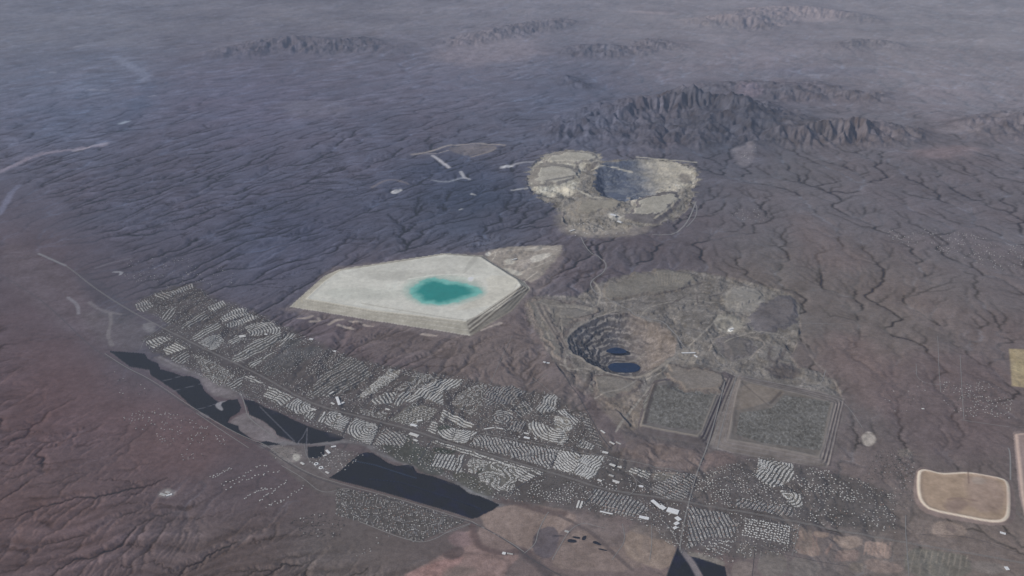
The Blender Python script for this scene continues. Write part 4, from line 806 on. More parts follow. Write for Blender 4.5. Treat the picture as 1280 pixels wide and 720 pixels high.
E([(905, 690), (920, 694), (916, 704), (903, 702)], kind='scatter', sp=80, st=70, tone='m')
YARD = {'w': (116, 114, 112), 'p': (102, 101, 101), 'm': (88, 87, 89), 'd': (82, 81, 84), 'r': (96, 92, 92)}
for P_, t_, k_ in PT:                     # gravel yards and streets of each estate, paler than the scrub between
    if k_ == 'scatter': continue
    m = box(X, Y, P_, 60); x, y = X[m], Y[m]; d_ = seg_dist(x, y, P_, True); d_ = np.where(inside(x, y, P_), d_, -d_)
    kk = (smooth(-12, 14, d_) * .75)[:, None]; C[m] = C[m] * (1 - kk) + lin(YARD[t_]) * (1 + .45 * fbm(x, y, 110, 3, .65, 55))[:, None] * kk
# ---- albedo: take the air between here and the camera out of the tones seen from the aeroplane
SLANT = np.sqrt(X ** 2 + Y ** 2 + (CAM_H - Z) ** 2)
T = np.exp(-DENS * SLANT)[..., None]
C = C * np.array([1.01, 1.0, .95])
ALB = (C - INS * (1 - T)) / (T * LUM)
g = ALB.mean(-1, keepdims=True)
far = smooth(45000, 75000, SLANT)[..., None]
desert = np.array([.25, .22, .205]) * (1 + .7 * N1 + .35 * N2)[..., None]
ALB = ALB * (1 - .5 * far) + desert * .5 * far
ALB *= (1 - .22 * M)[..., None]
ALB = np.clip(ALB, .018, .78)

# ------------------------------------------------------------------ materials
def newmat(name):
    m = bpy.data.materials.new(name); m.use_nodes = True; nt = m.node_tree; b = nt.nodes['Principled BSDF']
    b.inputs['Roughness'].default_value = .95; b.inputs['Specular IOR Level'].default_value = .12
    return m, nt, b
def ground_mat(name, s1=.012, s2=.045, amp=.35, rough=.95, tint=None):
    m, nt, b = newmat(name); L = nt.links.new; N = nt.nodes.new
    at = N('ShaderNodeAttribute'); at.attribute_name = 'Albedo'
    tc = N('ShaderNodeTexCoord')
    n1 = N('ShaderNodeTexNoise'); n1.inputs['Scale'].default_value = s1; n1.inputs['Detail'].default_value = 4; n1.inputs['Roughness'].default_value = .65; L(tc.outputs['Object'], n1.inputs['Vector'])
    n2 = N('ShaderNodeTexNoise'); n2.inputs['Scale'].default_value = s2; n2.inputs['Detail'].default_value = 3; L(tc.outputs['Object'], n2.inputs['Vector'])
    ad = N('ShaderNodeMath'); ad.operation = 'ADD'; L(n1.outputs['Fac'], ad.inputs[0]); L(n2.outputs['Fac'], ad.inputs[1])
    mr = N('ShaderNodeMapRange'); mr.inputs['From Min'].default_value = .6; mr.inputs['From Max'].default_value = 1.4
    mr.inputs['To Min'].default_value = 1 - amp; mr.inputs['To Max'].default_value = 1 + amp; L(ad.outputs[0], mr.inputs['Value'])
    mx = N('ShaderNodeVectorMath'); mx.operation = 'SCALE'; L(at.outputs['Color'], mx.inputs[0]); L(mr.outputs[0], mx.inputs['Scale']); L(mx.outputs[0], b.inputs['Base Color'])
    b.inputs['Roughness'].default_value = rough
    return m
def flat_mat(name, col, rough=.8, amp=.15, scale=.05, spec=.2, metal=0):
    m, nt, b = newmat(name); L = nt.links.new; N = nt.nodes.new
    tc = N('ShaderNodeTexCoord'); n = N('ShaderNodeTexNoise'); n.inputs['Scale'].default_value = scale; n.inputs['Detail'].default_value = 3; L(tc.outputs['Object'], n.inputs['Vector'])
    mr = N('ShaderNodeMapRange'); mr.inputs['From Min'].default_value = .3; mr.inputs['From Max'].default_value = .7; mr.inputs['To Min'].default_value = 1 - amp; mr.inputs['To Max'].default_value = 1 + amp; L(n.outputs['Fac'], mr.inputs['Value'])
    mx = N('ShaderNodeVectorMath'); mx.operation = 'SCALE'; mx.inputs[0].default_value = col; L(mr.outputs[0], mx.inputs['Scale']); L(mx.outputs[0], b.inputs['Base Color'])
    b.inputs['Roughness'].default_value = rough; b.inputs['Specular IOR Level'].default_value = spec; b.inputs['Metallic'].default_value = metal
    return m
M_DES = ground_mat('desert_soil'); M_MTN = ground_mat('mountain_rock', .006, .03, .4); M_TAIL = ground_mat('dried_tailings', .008, .02, .12); M_ROCK = ground_mat('mine_rock', .02, .06, .4)
M_TEALG = ground_mat('turbid_teal_water', .004, .01, .08, .35)
M_ORC = ground_mat('orchard_canopy', .03, .11, .45)
M_ROAD = flat_mat('asphalt', (.10, .10, .105)); M_CONC = flat_mat('pale_road', (.24, .225, .21)); M_DIRT = flat_mat('graded_dirt', (.27, .255, .24)); M_ST = flat_mat('street_asphalt', (.085, .085, .09)); M_BAL = flat_mat('rail_ballast', (.09, .08, .08))
M_WALL = flat_mat('stucco', (.26, .23, .20)); M_R = [flat_mat('white_roof', (.66, .65, .62)), flat_mat('pale_roof', (.47, .46, .44)), flat_mat('tan_roof', (.34, .31, .29)), flat_mat('grey_roof', (.24, .235, .24)), flat_mat('clay_roof', (.27, .17, .13))]
M_METW = flat_mat('white_metal_roof', (.80, .80, .80), .5, .06); M_METG = flat_mat('grey_metal', (.4, .4, .4), .5); M_TREE = flat_mat('desert_tree_leaves', (.045, .055, .035), .9, .4, .2); M_GREEN = flat_mat('pool_liner', (.1, .1, .1))
M_TEAL = flat_mat('teal_water', (.022, .165, .165), .35, .25, .0012, .3); M_PITW = flat_mat('pit_water', (.008, .022, .06), .12, .2, .004, .5); M_DARKW = flat_mat('dark_pond', (.02, .02, .025), .4, .2, .01, .3)

# ------------------------------------------------------------------ object helpers
COL = S.collection
def tag(o, label=None, cat=None, group=None, kind=None):
    if label: o['label'] = label
    if cat: o['category'] = cat
    if group: o['group'] = group
    if kind: o['kind'] = kind
    return o
def empty(name, loc):
    o = bpy.data.objects.new(name, None); o.empty_display_size = 50; COL.objects.link(o); o.location = loc; return o
def mesh_np(name, co, faces, mats, parent=None, fmat=None, shade=True, colors=None, origin=None):
    """faces: (n,4) or (n,3) int array, or a list of such arrays"""
    me = bpy.data.meshes.new(name)
    if isinstance(faces, np.ndarray): faces = [faces]
    co = np.asarray(co, float)
    if origin is not None: co = co - np.asarray(origin)
    me.vertices.add(len(co)); me.vertices.foreach_set('co', co.astype(np.float32).ravel())
    tot = sum(f.size for f in faces); nf = sum(len(f) for f in faces)
    me.loops.add(tot); me.loops.foreach_set('vertex_index', np.concatenate([f.ravel() for f in faces]).astype(np.int32))
    cnt = np.concatenate([np.full(len(f), f.shape[1]) for f in faces]); st = np.concatenate([[0], np.cumsum(cnt)[:-1]])
    me.polygons.add(nf); me.polygons.foreach_set('loop_start', st.astype(np.int32)); me.polygons.foreach_set('loop_total', cnt.astype(np.int32))
    if fmat is not None: me.polygons.foreach_set('material_index', fmat.astype(np.int32))
    me.polygons.foreach_set('use_smooth', np.full(nf, bool(shade)))
    for m in (mats if isinstance(mats, list) else [mats]): me.materials.append(m)
    if colors is not None:
        a = me.attributes.new('Albedo', 'FLOAT_COLOR', 'POINT'); a.data.foreach_set('color', np.concatenate([colors, np.ones((len(colors), 1))], 1).astype(np.float32).ravel())
    me.update(calc_edges=True); me.validate()
    o = bpy.data.objects.new(name, me); COL.objects.link(o)
    if origin is not None and parent is None: o.location = origin
    if parent is not None: o.parent = parent
    return o
J, I = np.meshgrid(np.arange(NE - 1), np.arange(NA - 1), indexing='ij')
FQ = np.stack([J * NA + I, J * NA + I + 1, (J + 1) * NA + I + 1, (J + 1) * NA + I], -1).reshape(-1, 4)
near_range = np.zeros(X.shape, bool)
nr_poly = GP([(690, 90), (1145, 90), (1145, 200), (690, 215)]); near_range = inside(X, Y, nr_poly)
REG[(REG == 0) & (M > .5) & near_range & (SLANT < 60000)] = 40
REG[(REG == 0) & (M > .5)] = 41
FR = REG[:-1, :-1].ravel()
VCO = np.stack([X, Y, Z], -1).reshape(-1, 3); VCOL = ALB.reshape(-1, 3)
def patch(rid, name, mat, parent=None, origin=None):
    f = FQ[FR == rid]; 
    if not len(f): print('EMPTY REGION', rid, name); return None
    u, inv = np.unique(f, return_inverse=True)
    return mesh_np(name, VCO[u], inv.reshape(f.shape), mat, parent, colors=VCOL[u], origin=origin)
def cen(rid):
    f = FQ[FR == rid][:, 0]; c = VCO[f].mean(0); c[2] = 0; return c
tag(patch(0, 'ground', M_DES), kind='structure'); tag(patch(40, 'mountain_range', M_MTN), kind='structure'); tag(patch(41, 'distant_hills', M_MTN), kind='structure')
def basin(rb, rd_, label):
    c = cen(rb); e = tag(empty('tailings_basin', c), label, 'tailings basin', 'tailings basins')
    patch(rb, 'embankment', M_TAIL, e, c); patch(rd_, 'basin_bed', M_TAIL, e, c)
basin(1, 2, 'vast white dried tailings basin with a teal pool in its middle')
basin(3, 4, 'dark mottled square tailings basin directly below the open pit with blue lake')
basin(5, 6, 'square tailings basin with benched right bank beside the dotted housing estates')
basin(7, 8, 'tan rounded basin with a pale rim near the lower right corner')
tag(patch(50, 'teal_water', M_TEALG), kind='structure')
tag(patch(12, 'tailings_basin', M_TAIL, origin=cen(12)), 'pinkish raised basin cut off by the right edge of the view', 'tailings basin', 'tailings basins')
tag(patch(9, 'open_pit', M_ROCK, origin=cen(9)), 'terraced open pit with two dark blue lakes and reddish right wall', 'open pit')
tag(patch(10, 'open_pit_mine', M_ROCK, origin=cen(10)), 'far open pit mine ringed by pale dumps at the foot of the mountains', 'mine')
for rid, lab in ((11, 'oval ribbed waste dump above the nearer open pit'), (13, 'long grey waste dump wrapping the left side of the nearer open pit'), (14, 'flat brown dump between the nearer pit and the dark square basin'),
                 (15, 'low grey dump just below the rim of the nearer pit'), (16, 'small dark dump above the gap between the two square basins'), (17, 'dark blue grey dump right of the mine plant and pale workings')):
    tag(patch(rid, 'waste_dump', M_ROCK, origin=cen(rid)), lab, 'waste dump', 'waste dumps round the nearer mine')
for k, rid in OID.items(): tag(patch(rid, 'orchard', M_ORC, origin=cen(rid)), kind='stuff')

# height look-up on the finished ground
def surf(x, y):
    x = np.asarray(x, float); y = np.asarray(y, float)
    u = np.interp(np.arctan2(x, y), azv, np.arange(NA)); v = np.interp(-np.arctan(CAM_H / np.hypot(x, y)), -el, np.arange(NE))
    return bil(Z, u, v)
def on(px, py, z=None):
    """photo pixel -> point on the finished ground"""
    zz = np.zeros(np.shape(px)) if z is None else z
    for _ in range(4):
        p = G(px, py, zz); zz = surf(p[..., 0], p[..., 1])
    return p, zz

# ------------------------------------------------------------------ water
def sheet(name, poly, z, mat, sm=2, wob=0):
    P = chaikin(GP(poly, z), True, sm)
    if wob: P = P + wob * np.stack([fbm(P[:, 0], P[:, 1], 200, 3, .6, 5), fbm(P[:, 0], P[:, 1], 200, 3, .6, 6)], -1)
    c = np.array([P[:, 0].mean(), P[:, 1].mean(), z]); n = len(P)
    me = bpy.data.meshes.new(name); me.from_pydata([(a - c[0], b - c[1], 0) for a, b in P], [], [tuple(range(n))]); me.materials.append(mat)
    if me.polygons[0].normal.z < 0: me.flip_normals()
    o = bpy.data.objects.new(name, me); o.location = c; COL.objects.link(o); return tag(o, kind='structure')
sheet('pit_water', [(759, 457.5), (765, 453.5), (778, 453.5), (792, 453.5), (799, 457), (800.5, 461), (795, 465), (780, 466), (766, 464.5), (761, 461)], -318, M_PITW, 2, 12)
sheet('pit_water', [(756, 440), (760, 436.5), (769, 434), (778, 435.5), (784, 439), (782, 441.5), (768, 442)], -214, M_PITW, 2, 8)
for p in ([(709, 675), (712, 673.5), (721, 675), (720.5, 678.5), (710, 678)], [(716, 670), (726, 671.5), (724.5, 674), (715, 672)], [(728, 671), (731, 669.5), (733.5, 670), (731, 675.5), (727, 675)], [(741, 676.5), (745, 676), (752, 680.5), (751, 682), (741, 679)], [(748, 685), (759, 687.5), (759, 689), (748, 687)], [(690, 669.5), (705, 669.3), (705, 670.3), (690, 670.5)]):
    c, z = on(np.mean([a for a, b in p]), np.mean([b for a, b in p])); sheet('dark_pond', p, float(surf(*GP(p).T).max()) + 1.5, M_DARKW, 1)

# ------------------------------------------------------------------ roads
def ribbon(name, pts, w, mat, lift=3.0, sm=3, world=False):
    P = np.array(pts, float) if world else chaikin(GP(pts), False, sm)
    seg = np.hypot(*np.diff(P, axis=0).T); s = np.concatenate([[0], np.cumsum(seg)]); n = max(2, int(s[-1] / 45)); t = np.linspace(0, s[-1], n)
    Q = np.stack([np.interp(t, s, P[:, 0]), np.interp(t, s, P[:, 1])], -1); d = np.gradient(Q, axis=0); d /= np.hypot(*d.T)[:, None] + 1e-9; nn = np.stack([-d[:, 1], d[:, 0]], -1)
    A_, B_ = Q - nn * w / 2, Q + nn * w / 2; zz = np.maximum(surf(*A_.T), np.maximum(surf(*B_.T), surf(*Q.T))) + lift
    co = np.vstack([np.column_stack([A_, zz]), np.column_stack([B_, zz])]); i = np.arange(n - 1)
    return mesh_np(name, co, np.stack([i, i + 1, i + 1 + n, i + n], -1), mat, origin=(Q[0, 0], Q[0, 1], 0))
HWY = [(48, 317), (66, 325), (85, 333), (115, 358), (150, 381), (180, 398), (211, 413.7), (236.7, 427), (268, 442), (318, 465), (350, 483), (372, 495.6), (401, 509), (436, 517), (485, 529.6), (520, 539), (543, 547.5), (581.7, 560), (636, 575.7), (680, 588), (720, 600), (744, 609), (791, 617), (847, 626), (900, 635), (1000, 653), (1080, 669), (1140, 680), (1218, 693), (1300, 708)]
for off, w, mm_ in ((-13, 12, M_CONC), (13, 12, M_CONC)):
    P = chaikin(GP(HWY), False, 3); d = np.gradient(P, axis=0); d /= np.hypot(*d.T)[:, None]; tag(ribbon('highway', P + off * np.stack([-d[:, 1], d[:, 0]], -1), w, mm_, 4, world=True), kind='structure')
ROADS = [('railway', [(0, 343), (25, 358), (60, 381), (110, 431), (137, 449), (188, 476), (245, 516), (300, 548), (330, 558), (360, 580), (390, 596), (420, 606), (500, 627), (560, 646), (595, 654), (640, 680), (662, 698), (690, 714), (720, 730)], 18, M_BAL),
 ('road', [(131, 442), (160, 461), (188, 473.5), (245, 513), (300, 545), (330, 555), (345, 566), (380, 590), (420, 603.5), (500, 624), (560, 643), (590, 652)], 16, M_CONC),
 ('road', [(245, 516), (280, 540), (311, 560)], 14, M_CONC), ('road', [(352, 582), (380, 598), (402, 618), (430, 610), (440, 612)], 12, M_DIRT),
 ('road', [(590, 652), (615, 666), (640, 679), (655, 690)], 16, M_DIRT), ('road', [(655, 692), (670, 680), (672, 665), (682, 645), (686, 640)], 14, M_DIRT),
 ('road', [(726, 297), (736, 315), (758, 326), (757, 340), (740, 350), (737, 358), (751, 370), (770, 380), (784, 386), (795, 396), (830, 402), (838, 412), (850, 425), (857, 434)], 30, M_DIRT),
 ('road', [(700, 462), (705, 470), (726.5, 499), (748, 542), (765, 563)], 18, M_BAL), ('road', [(600, 542), (645, 549), (697, 560), (730, 566), (760, 571), (795, 578), (850, 590)], 16, M_CONC),
 ('road', [(906, 478), (895, 520), (885, 556), (875, 580), (868, 600), (858, 640), (851, 672), (850, 688)], 24, M_CONC), ('road', [(920, 471), (903, 530), (897, 560)], 14, M_DIRT),
 ('road', [(1132, 644), (1132, 668), (1134, 690), (1136, 722)], 16, M_CONC), ('road', [(1260, 560), (1263, 566), (1263, 600)], 26, M_DIRT), ('road', [(1036, 496), (1057, 503), (1078, 535)], 12, M_DIRT),
 ('road', [(870, 252), (863, 270), (855, 284), (840, 294), (815, 293)], 45, M_DIRT), ('road', [(863, 253), (872, 256), (870, 272), (858, 284)], 30, M_DIRT),
 ('road', [(555, 640), (546, 663), (556, 668), (588, 655)], 10, M_DIRT), ('road', [(449, 652), (520, 680), (545, 674), (560, 664), (588, 654)], 14, M_DIRT),
 ('road', [(889, 462), (912, 456), (900, 440), (887, 442)], 14, M_DIRT), ('road', [(893, 448), (912, 462), (921, 470), (960, 478), (1025, 487), (1032, 463)], 18, M_DIRT),
 ('road', [(780, 620), (791, 617), (797, 605), (792, 595), (786, 588)], 14, M_CONC), ('road', [(783, 586), (800, 605), (846, 625), (862, 628)], 14, M_CONC), ('road', [(812, 640), (835, 655), (848, 680)], 14, M_CONC),
 ('road', [(756, 660), (718, 651), (690, 700)], 12, M_DIRT), ('road', [(778, 655), (782, 676), (772, 690), (765, 700)], 10, M_DIRT), ('road', [(814, 656), (815, 680), (812, 700)], 10, M_DIRT), ('road', [(848, 682), (836, 712), (832, 725)], 16, M_BAL),
 ('road', [(1055, 405), (1020, 405), (1000, 404), (975, 408)], 10, M_DIRT), ('road', [(1172, 420), (1174, 470), (1176, 490)], 10, M_DIRT), ('road', [(1200, 445), (1203, 500), (1205, 525)], 12, M_DIRT), ('road', [(1145, 455), (1146, 478), (1185, 482)], 10, M_DIRT),
 ('road', [(1200, 525), (1262, 534)], 12, M_DIRT), ('road', [(605, 510), (612, 480), (640, 420)], 8, M_DIRT), ('road', [(640, 490), (665, 478), (683, 468)], 8, M_DIRT), ('road', [(700, 500), (683, 486), (665, 470)], 8, M_DIRT),
 ('road', [(1000, 654), (990, 695)], 8, M_DIRT), ('road', [(944, 682), (940, 722)], 8, M_BAL), ('road', [(917, 676), (990, 696), (1060, 708)], 10, M_BAL), ('road', [(1150, 668), (1215, 671), (1270, 690)], 8, M_BAL),
 ('road', [(205, 405), (180, 425), (176, 436)], 12, M_CONC), ('road', [(380, 555), (384, 575), (410, 596)], 12, M_CONC), ('road', [(300, 490), (306, 505), (309, 520), (320, 530), (345, 548)], 20, M_CONC),
 ('road', [(352, 510), (372, 498)], 14, M_ST), ('road', [(392, 528), (403, 511)], 14, M_ST), ('road', [(428, 543), (441, 519)], 14, M_ST), ('road', [(463, 558), (476, 528)], 14, M_ST), ('road', [(521, 580), (540, 550)], 14, M_ST),
 ('road', [(636, 618), (660, 600), (680, 590)], 14, M_ST), ('road', [(687, 586), (699, 562)], 14, M_ST), ('road', [(730, 632), (745, 610)], 14, M_ST), ('road', [(508, 488), (545, 502), (562, 512), (600, 535)], 14, M_ST), ('road', [(640, 513), (655, 500), (668, 488)], 14, M_ST)]
for nme, pts, w, mm_ in ROADS: tag(ribbon(nme, pts, w, mm_), kind='structure')
# the ground between the estates: thinner building, off the highway and the estates themselves
HW = chaikin(GP(HWY), False, 2)
q = []
for t in TOWN:
    P = GP(t); lo, hi = P.min(0), P.max(0); c_ = rng.uniform(lo, hi, (90000, 2)); c_ = c_[inside(c_[:, 0], c_[:, 1], P)]
    for pl in POLYS: c_ = c_[~inside(c_[:, 0], c_[:, 1], pl)]
    for k_, o_ in ORCH.items(): op = GP(o_); c_ = c_[~inside(c_[:, 0], c_[:, 1], op)]
    c_ = c_[seg_dist(c_[:, 0], c_[:, 1], HW, False) > 75]; f_ = fbm(c_[:, 0], c_[:, 1], 420, 3, .5, 77)
    row = np.abs(((c_ @ np.array([.8, .6])) / 62 + 2.5 * fbm(c_[:, 0], c_[:, 1], 600, 2, .5, 78)) % 1 - .5)
    c_ = c_[(f_ > -.3) & (row < .3)]; cell = set(); keep = []
    for j, (x, y) in enumerate(c_):
        k_ = (int(x // 26), int(y // 26))
        if k_ not in cell: cell.add(k_); keep.append(j)
    c_ = c_[keep]; H_P.append(c_); H_A.append(rng.choice([.6, 2.2], len(c_))); H_S.append(np.array([[20, 15]]) * rng.uniform(.8, 1.2, (len(c_), 1))); H_R.append(rng.choice(5, len(c_), p=[.15, .35, .25, .2, .05])); TREES.append(c_ + rng.normal(0, 25, c_.shape))
    print('filler', len(c_))

ORD = ['first', 'second', 'third', 'fourth', 'fifth', 'sixth', 'seventh', 'eighth', 'ninth', 'tenth', 'eleventh', 'twelfth', 'thirteenth', 'fourteenth', 'fifteenth', 'sixteenth', 'seventeenth', 'eighteenth', 'nineteenth', 'twentieth']
def house_mesh(P, A, Sz, hgt=4.5, origin=None):
    n = len(P); ca, sa = np.cos(A), np.sin(A); hl, hw = Sz[:, 0] / 2, Sz[:, 1] / 2
    sx = np.array([-1, 1, 1, -1, -1, 1, 1, -1, -.42, .42]); sy = np.array([-1, -1, 1, 1, -1, -1, 1, 1, 0, 0]); sz = np.array([-3, -3, -3, -3, hgt, hgt, hgt, hgt, hgt + 3, hgt + 3])
    z0 = surf(P[:, 0], P[:, 1]); lx = sx[None] * hl[:, None]; ly = sy[None] * hw[:, None]
    co = np.stack([P[:, 0:1] + lx * ca[:, None] - ly * sa[:, None], P[:, 1:2] + lx * sa[:, None] + ly * ca[:, None], z0[:, None] + sz[None] + 0 * lx], -1).reshape(-1, 3)
    q = np.array([[0, 1, 5, 4], [1, 2, 6, 5], [2, 3, 7, 6], [3, 0, 4, 7], [4, 5, 9, 8], [6, 7, 8, 9]]); t = np.array([[5, 6, 9], [7, 4, 8]])
    b = (np.arange(n) * 10)[:, None, None]
    return co, (q[None] + b).reshape(-1, 4), (t[None] + b).reshape(-1, 3)
hp = np.vstack(H_P); ha = np.concatenate(H_A); hs = np.vstack(H_S); hr = np.concatenate(H_R)
co, fq, ft = house_mesh(hp, ha, hs); n = len(hp)
fm = np.concatenate([np.stack([np.zeros(n)] * 4 + [hr + 1] * 2, -1).ravel(), np.repeat(hr + 1, 2)])
tag(mesh_np('houses', co, [fq, ft], [M_WALL] + M_R, fmat=fm, shade=False), kind='stuff')
print('houses', n, 'streets', len(ST_Q), round(time.time() - T0, 1))
sq = np.array(ST_Q).reshape(-1, 2); sz_ = surf(sq[:, 0], sq[:, 1]) + 2.0
tag(mesh_np('residential_streets', np.column_stack([sq, sz_]), np.arange(len(sq)).reshape(-1, 4), M_ST), kind='structure')
tp = np.vstack(TREES); n = len(tp); r = rng.uniform(3, 8, n); oc = np.array([[1, 0, .9], [0, 1, 1.1], [-1, 0, .8], [0, -1, 1], [.1, .1, 2], [0, 0, 0]])
co = tp[:, None, :] * 0; co = np.concatenate([tp[:, None, :] + oc[None, :, :2] * r[:, None, None] * rng.uniform(.7, 1.3, (n, 6, 1)), (surf(tp[:, 0], tp[:, 1])[:, None] + oc[None, :, 2] * r[:, None])[..., None]], -1).reshape(-1, 3)
tf = np.array([[0, 1, 4], [1, 2, 4], [2, 3, 4], [3, 0, 4], [1, 0, 5], [2, 1, 5], [3, 2, 5], [0, 3, 5]])
tag(mesh_np('garden_trees', co, (tf[None] + (np.arange(n) * 6)[:, None, None]).reshape(-1, 3), M_TREE, shade=False), kind='stuff')

# houses one can pick out: the nearest estates, every house its own object
PROTO = {}
def proto(rk):
    if rk not in PROTO:
        me = bpy.data.meshes.new('house'); hl, hw, hgt = .5, .5, .25
        v = [(-.5, -.5, -.15), (.5, -.5, -.15), (.5, .5, -.15), (-.5, .5, -.15), (-.5, -.5, .22), (.5, -.5, .22), (.5, .5, .22), (-.5, .5, .22), (-.22, 0, .36), (.22, 0, .36), (-.55, -.56, .2), (.55, -.56, .2), (.55, .56, .2), (-.55, .56, .2)]
        f = [(0, 1, 5, 4), (1, 2, 6, 5), (2, 3, 7, 6), (3, 0, 4, 7), (10, 11, 9, 8), (12, 13, 8, 9), (11, 12, 9), (13, 10, 8), (10, 13, 12, 11)]
        me.from_pydata(v, [], f); me.materials.append(M_WALL); me.materials.append(M_R[rk])
        for i, p in enumerate(me.polygons): p.material_index = 0 if i < 4 else 1
        PROTO[rk] = me
    return PROTO[rk]
ADJ = ['white-roofed', 'pale-roofed', 'tan-roofed', 'grey-roofed', 'red-roofed']
def solo_house(x, y, a, l, w, rk, label, group):
    o = bpy.data.objects.new('house', proto(int(rk))); COL.objects.link(o); o.location = (x, y, float(surf(x, y))); o.rotation_euler = (0, 0, a); o.scale = (l, w, 20); tag(o, label, 'house', group)
# the dotted estate: a grid between the pale blank plots and the highway
TL, TR, BR, BL = (933, 648), (989, 657), (987, 681), (925, 670); NRW, NCL = 8, 17
for j in range(NRW):
    for i in range(NCL):
        u, v = (i + .5) / NCL, (j + .5) / NRW
        px = (TL[0] * (1 - u) + TR[0] * u) * (1 - v) + (BL[0] * (1 - u) + BR[0] * u) * v + rng.normal(0, .6); py = (TL[1] * (1 - u) + TR[1] * u) * (1 - v) + (BL[1] * (1 - u) + BR[1] * u) * v + rng.normal(0, .3)
        p = G(px, py); rk = rng.choice([0, 0, 0, 1]); solo_house(p[0], p[1], rng.random() * 3.14, 27 * rng.uniform(.85, 1.15), 23, rk, '%s house, %s from left in %s row from top of the dotted estate' % (ADJ[rk], ORD[i], ORD[j]), 'houses of the dotted grid estate')
def solo_rows(rows, label_, group, n_, size, jit=.6, tone=(0, 1, 1, 2)):
    for r_, (a, b) in enumerate(rows):
        for i in range(n_):
            t = (i + .5) / n_; px, py = a[0] + (b[0] - a[0]) * t + rng.normal(0, jit), a[1] + (b[1] - a[1]) * t + 1.6 * math.sin(t * 5 + r_) + rng.normal(0, jit); p = G(px, py); rk = rng.choice(tone)
            solo_house(p[0], p[1], rng.random() * 3.14, size * rng.uniform(.85, 1.15), size * .8, rk, label_ % (ADJ[rk], ORD[i], ORD[r_]), group)
solo_rows([((890, 672), (917, 679)), ((887, 676), (915, 684)), ((884, 681), (913, 688)), ((883, 686), (905, 692))], '%s house, %s from left in %s row of the cluster above the corner orchard', 'houses of the cluster above the corner orchard', 11, 25)
solo_rows([((262, 597), (290, 586)), ((276, 606), (334, 580)), ((280, 611), (352, 586)), ((306, 623), (338, 607)), ((322, 629), (360, 598)), ((330, 636), (382, 608))], '%s house, %s from left on %s lane of the slope left of the valley', 'houses on the lanes left of the valley', 17, 23, 1.1, (0, 1, 1, 1, 2))

# ------------------------------------------------------------------ larger buildings
def prism(name, L, Wd, z0, z1, mat, parent, gable=0, x0=0, y0=0):
    h, w = L / 2, Wd / 2; v = [(x0 - h, y0 - w, z0), (x0 + h, y0 - w, z0), (x0 + h, y0 + w, z0), (x0 - h, y0 + w, z0), (x0 - h, y0 - w, z1), (x0 + h, y0 - w, z1), (x0 + h, y0 + w, z1), (x0 - h, y0 + w, z1)]
    f = [(0, 1, 5, 4), (1, 2, 6, 5), (2, 3, 7, 6), (3, 0, 4, 7), (3, 2, 1, 0)]
    if gable: v += [(x0 - h, y0, z1 + gable), (x0 + h, y0, z1 + gable)]; f += [(4, 5, 9, 8), (6, 7, 8, 9), (5, 6, 9), (7, 4, 8)]
    else: f += [(4, 5, 6, 7)]
    me = bpy.data.meshes.new(name); me.from_pydata(v, [], f); me.materials.append(mat); o = bpy.data.objects.new(name, me); COL.objects.link(o); o.parent = parent; return o
def building(a, b, wd, h, label, name='warehouse', cat='warehouse', roof=M_METW, units=3, gable=0, group=None):
    A_, B_ = G(*a), G(*b); c = (A_ + B_) / 2; L = np.linalg.norm(B_ - A_); an = math.atan2(*(B_ - A_)[::-1]); z = float(surf(*c))
    e = empty(name, (c[0], c[1], z)); e.rotation_euler = (0, 0, an); tag(e, label, cat, group)
    prism('wall', L, wd, -4, h, M_WALL if roof is not M_METW else M_METG, e); prism('roof', L + 3, wd + 3, h + .05, h + 1.2, roof, e, gable)
    for i in range(units): prism('roof_vent', 7, 7, h + 1.25 + gable, h + 4 + gable, M_METG, e, 0, L * ((i + .5) / units - .5) * .8, 0)
    return e
B = building
B((815, 626), (827, 636), 62, 14, 'long white warehouse stepping down beside the dark field by the highway'); B((825, 633), (831, 637), 90, 14, 'short white warehouse block at the lower end of the long stepped one')
B((834, 637.5), (848, 641.5), 120, 15, 'largest white warehouse roof, just right of the dark field'); B((799, 646.5), (811, 649), 62, 12, 'bright white oblong shed above the brown farm field')
B((845, 647), (850, 651), 75, 12, 'white shed just below the largest white warehouse'); B((843.5, 656), (848, 653.5), 62, 10, 'small white shed below the two big white warehouses'); B((842, 661), (846, 659), 50, 10, 'lowest and smallest white shed by the warehouses')
B((750, 639.5), (766, 643), 26, 8, 'long low white building edging the trailer rows above the fields', 'industrial_building', 'building'); B((721, 635), (724, 626), 30, 8, 'left bar of the pair of white blocks above the sand wash', 'apartment_block', 'apartment block', M_R[0]); B((725, 635.5), (728, 627), 30, 8, 'right bar of the pair of white blocks above the sand wash', 'apartment_block', 'apartment block', M_R[0])
B((799, 607.5), (804, 608.5), 45, 10, 'white hall inside the highway interchange loop', 'hall', 'hall'); B((766, 601), (774, 603.5), 55, 10, 'large pale store roof left of the interchange', 'store', 'store', M_R[0]); B((761, 594), (767, 596), 40, 9, 'pale store roof just above the large one by the interchange', 'store', 'store', M_R[1])
B((762, 580.5), (769, 583), 55, 10, 'pale hall beside the junction below the railway bend', 'hall', 'hall', M_R[0]); B((772, 583), (777, 584.5), 40, 9, 'narrow pale hall right of the junction hall', 'hall', 'hall', M_R[0]); B((747, 600), (752, 602), 45, 9, 'white hall on the far side of the highway from the dotted houses', 'hall', 'hall', M_R[0])
B((753, 565), (760, 566.5), 55, 9, 'pale school building at the foot of the diagonal railway', 'school', 'school', M_R[0]); B((751, 539), (756, 542.5), 34, 9, 'white shed right of the diagonal railway, upper one', 'shed', 'shed', M_R[0]); B((762, 553), (768, 556), 34, 9, 'white shed right of the diagonal railway, lower one', 'shed', 'shed', M_R[0]); B((770, 553), (776, 556), 30, 8, 'grey white shed farthest right of the diagonal railway', 'shed', 'shed', M_R[1])
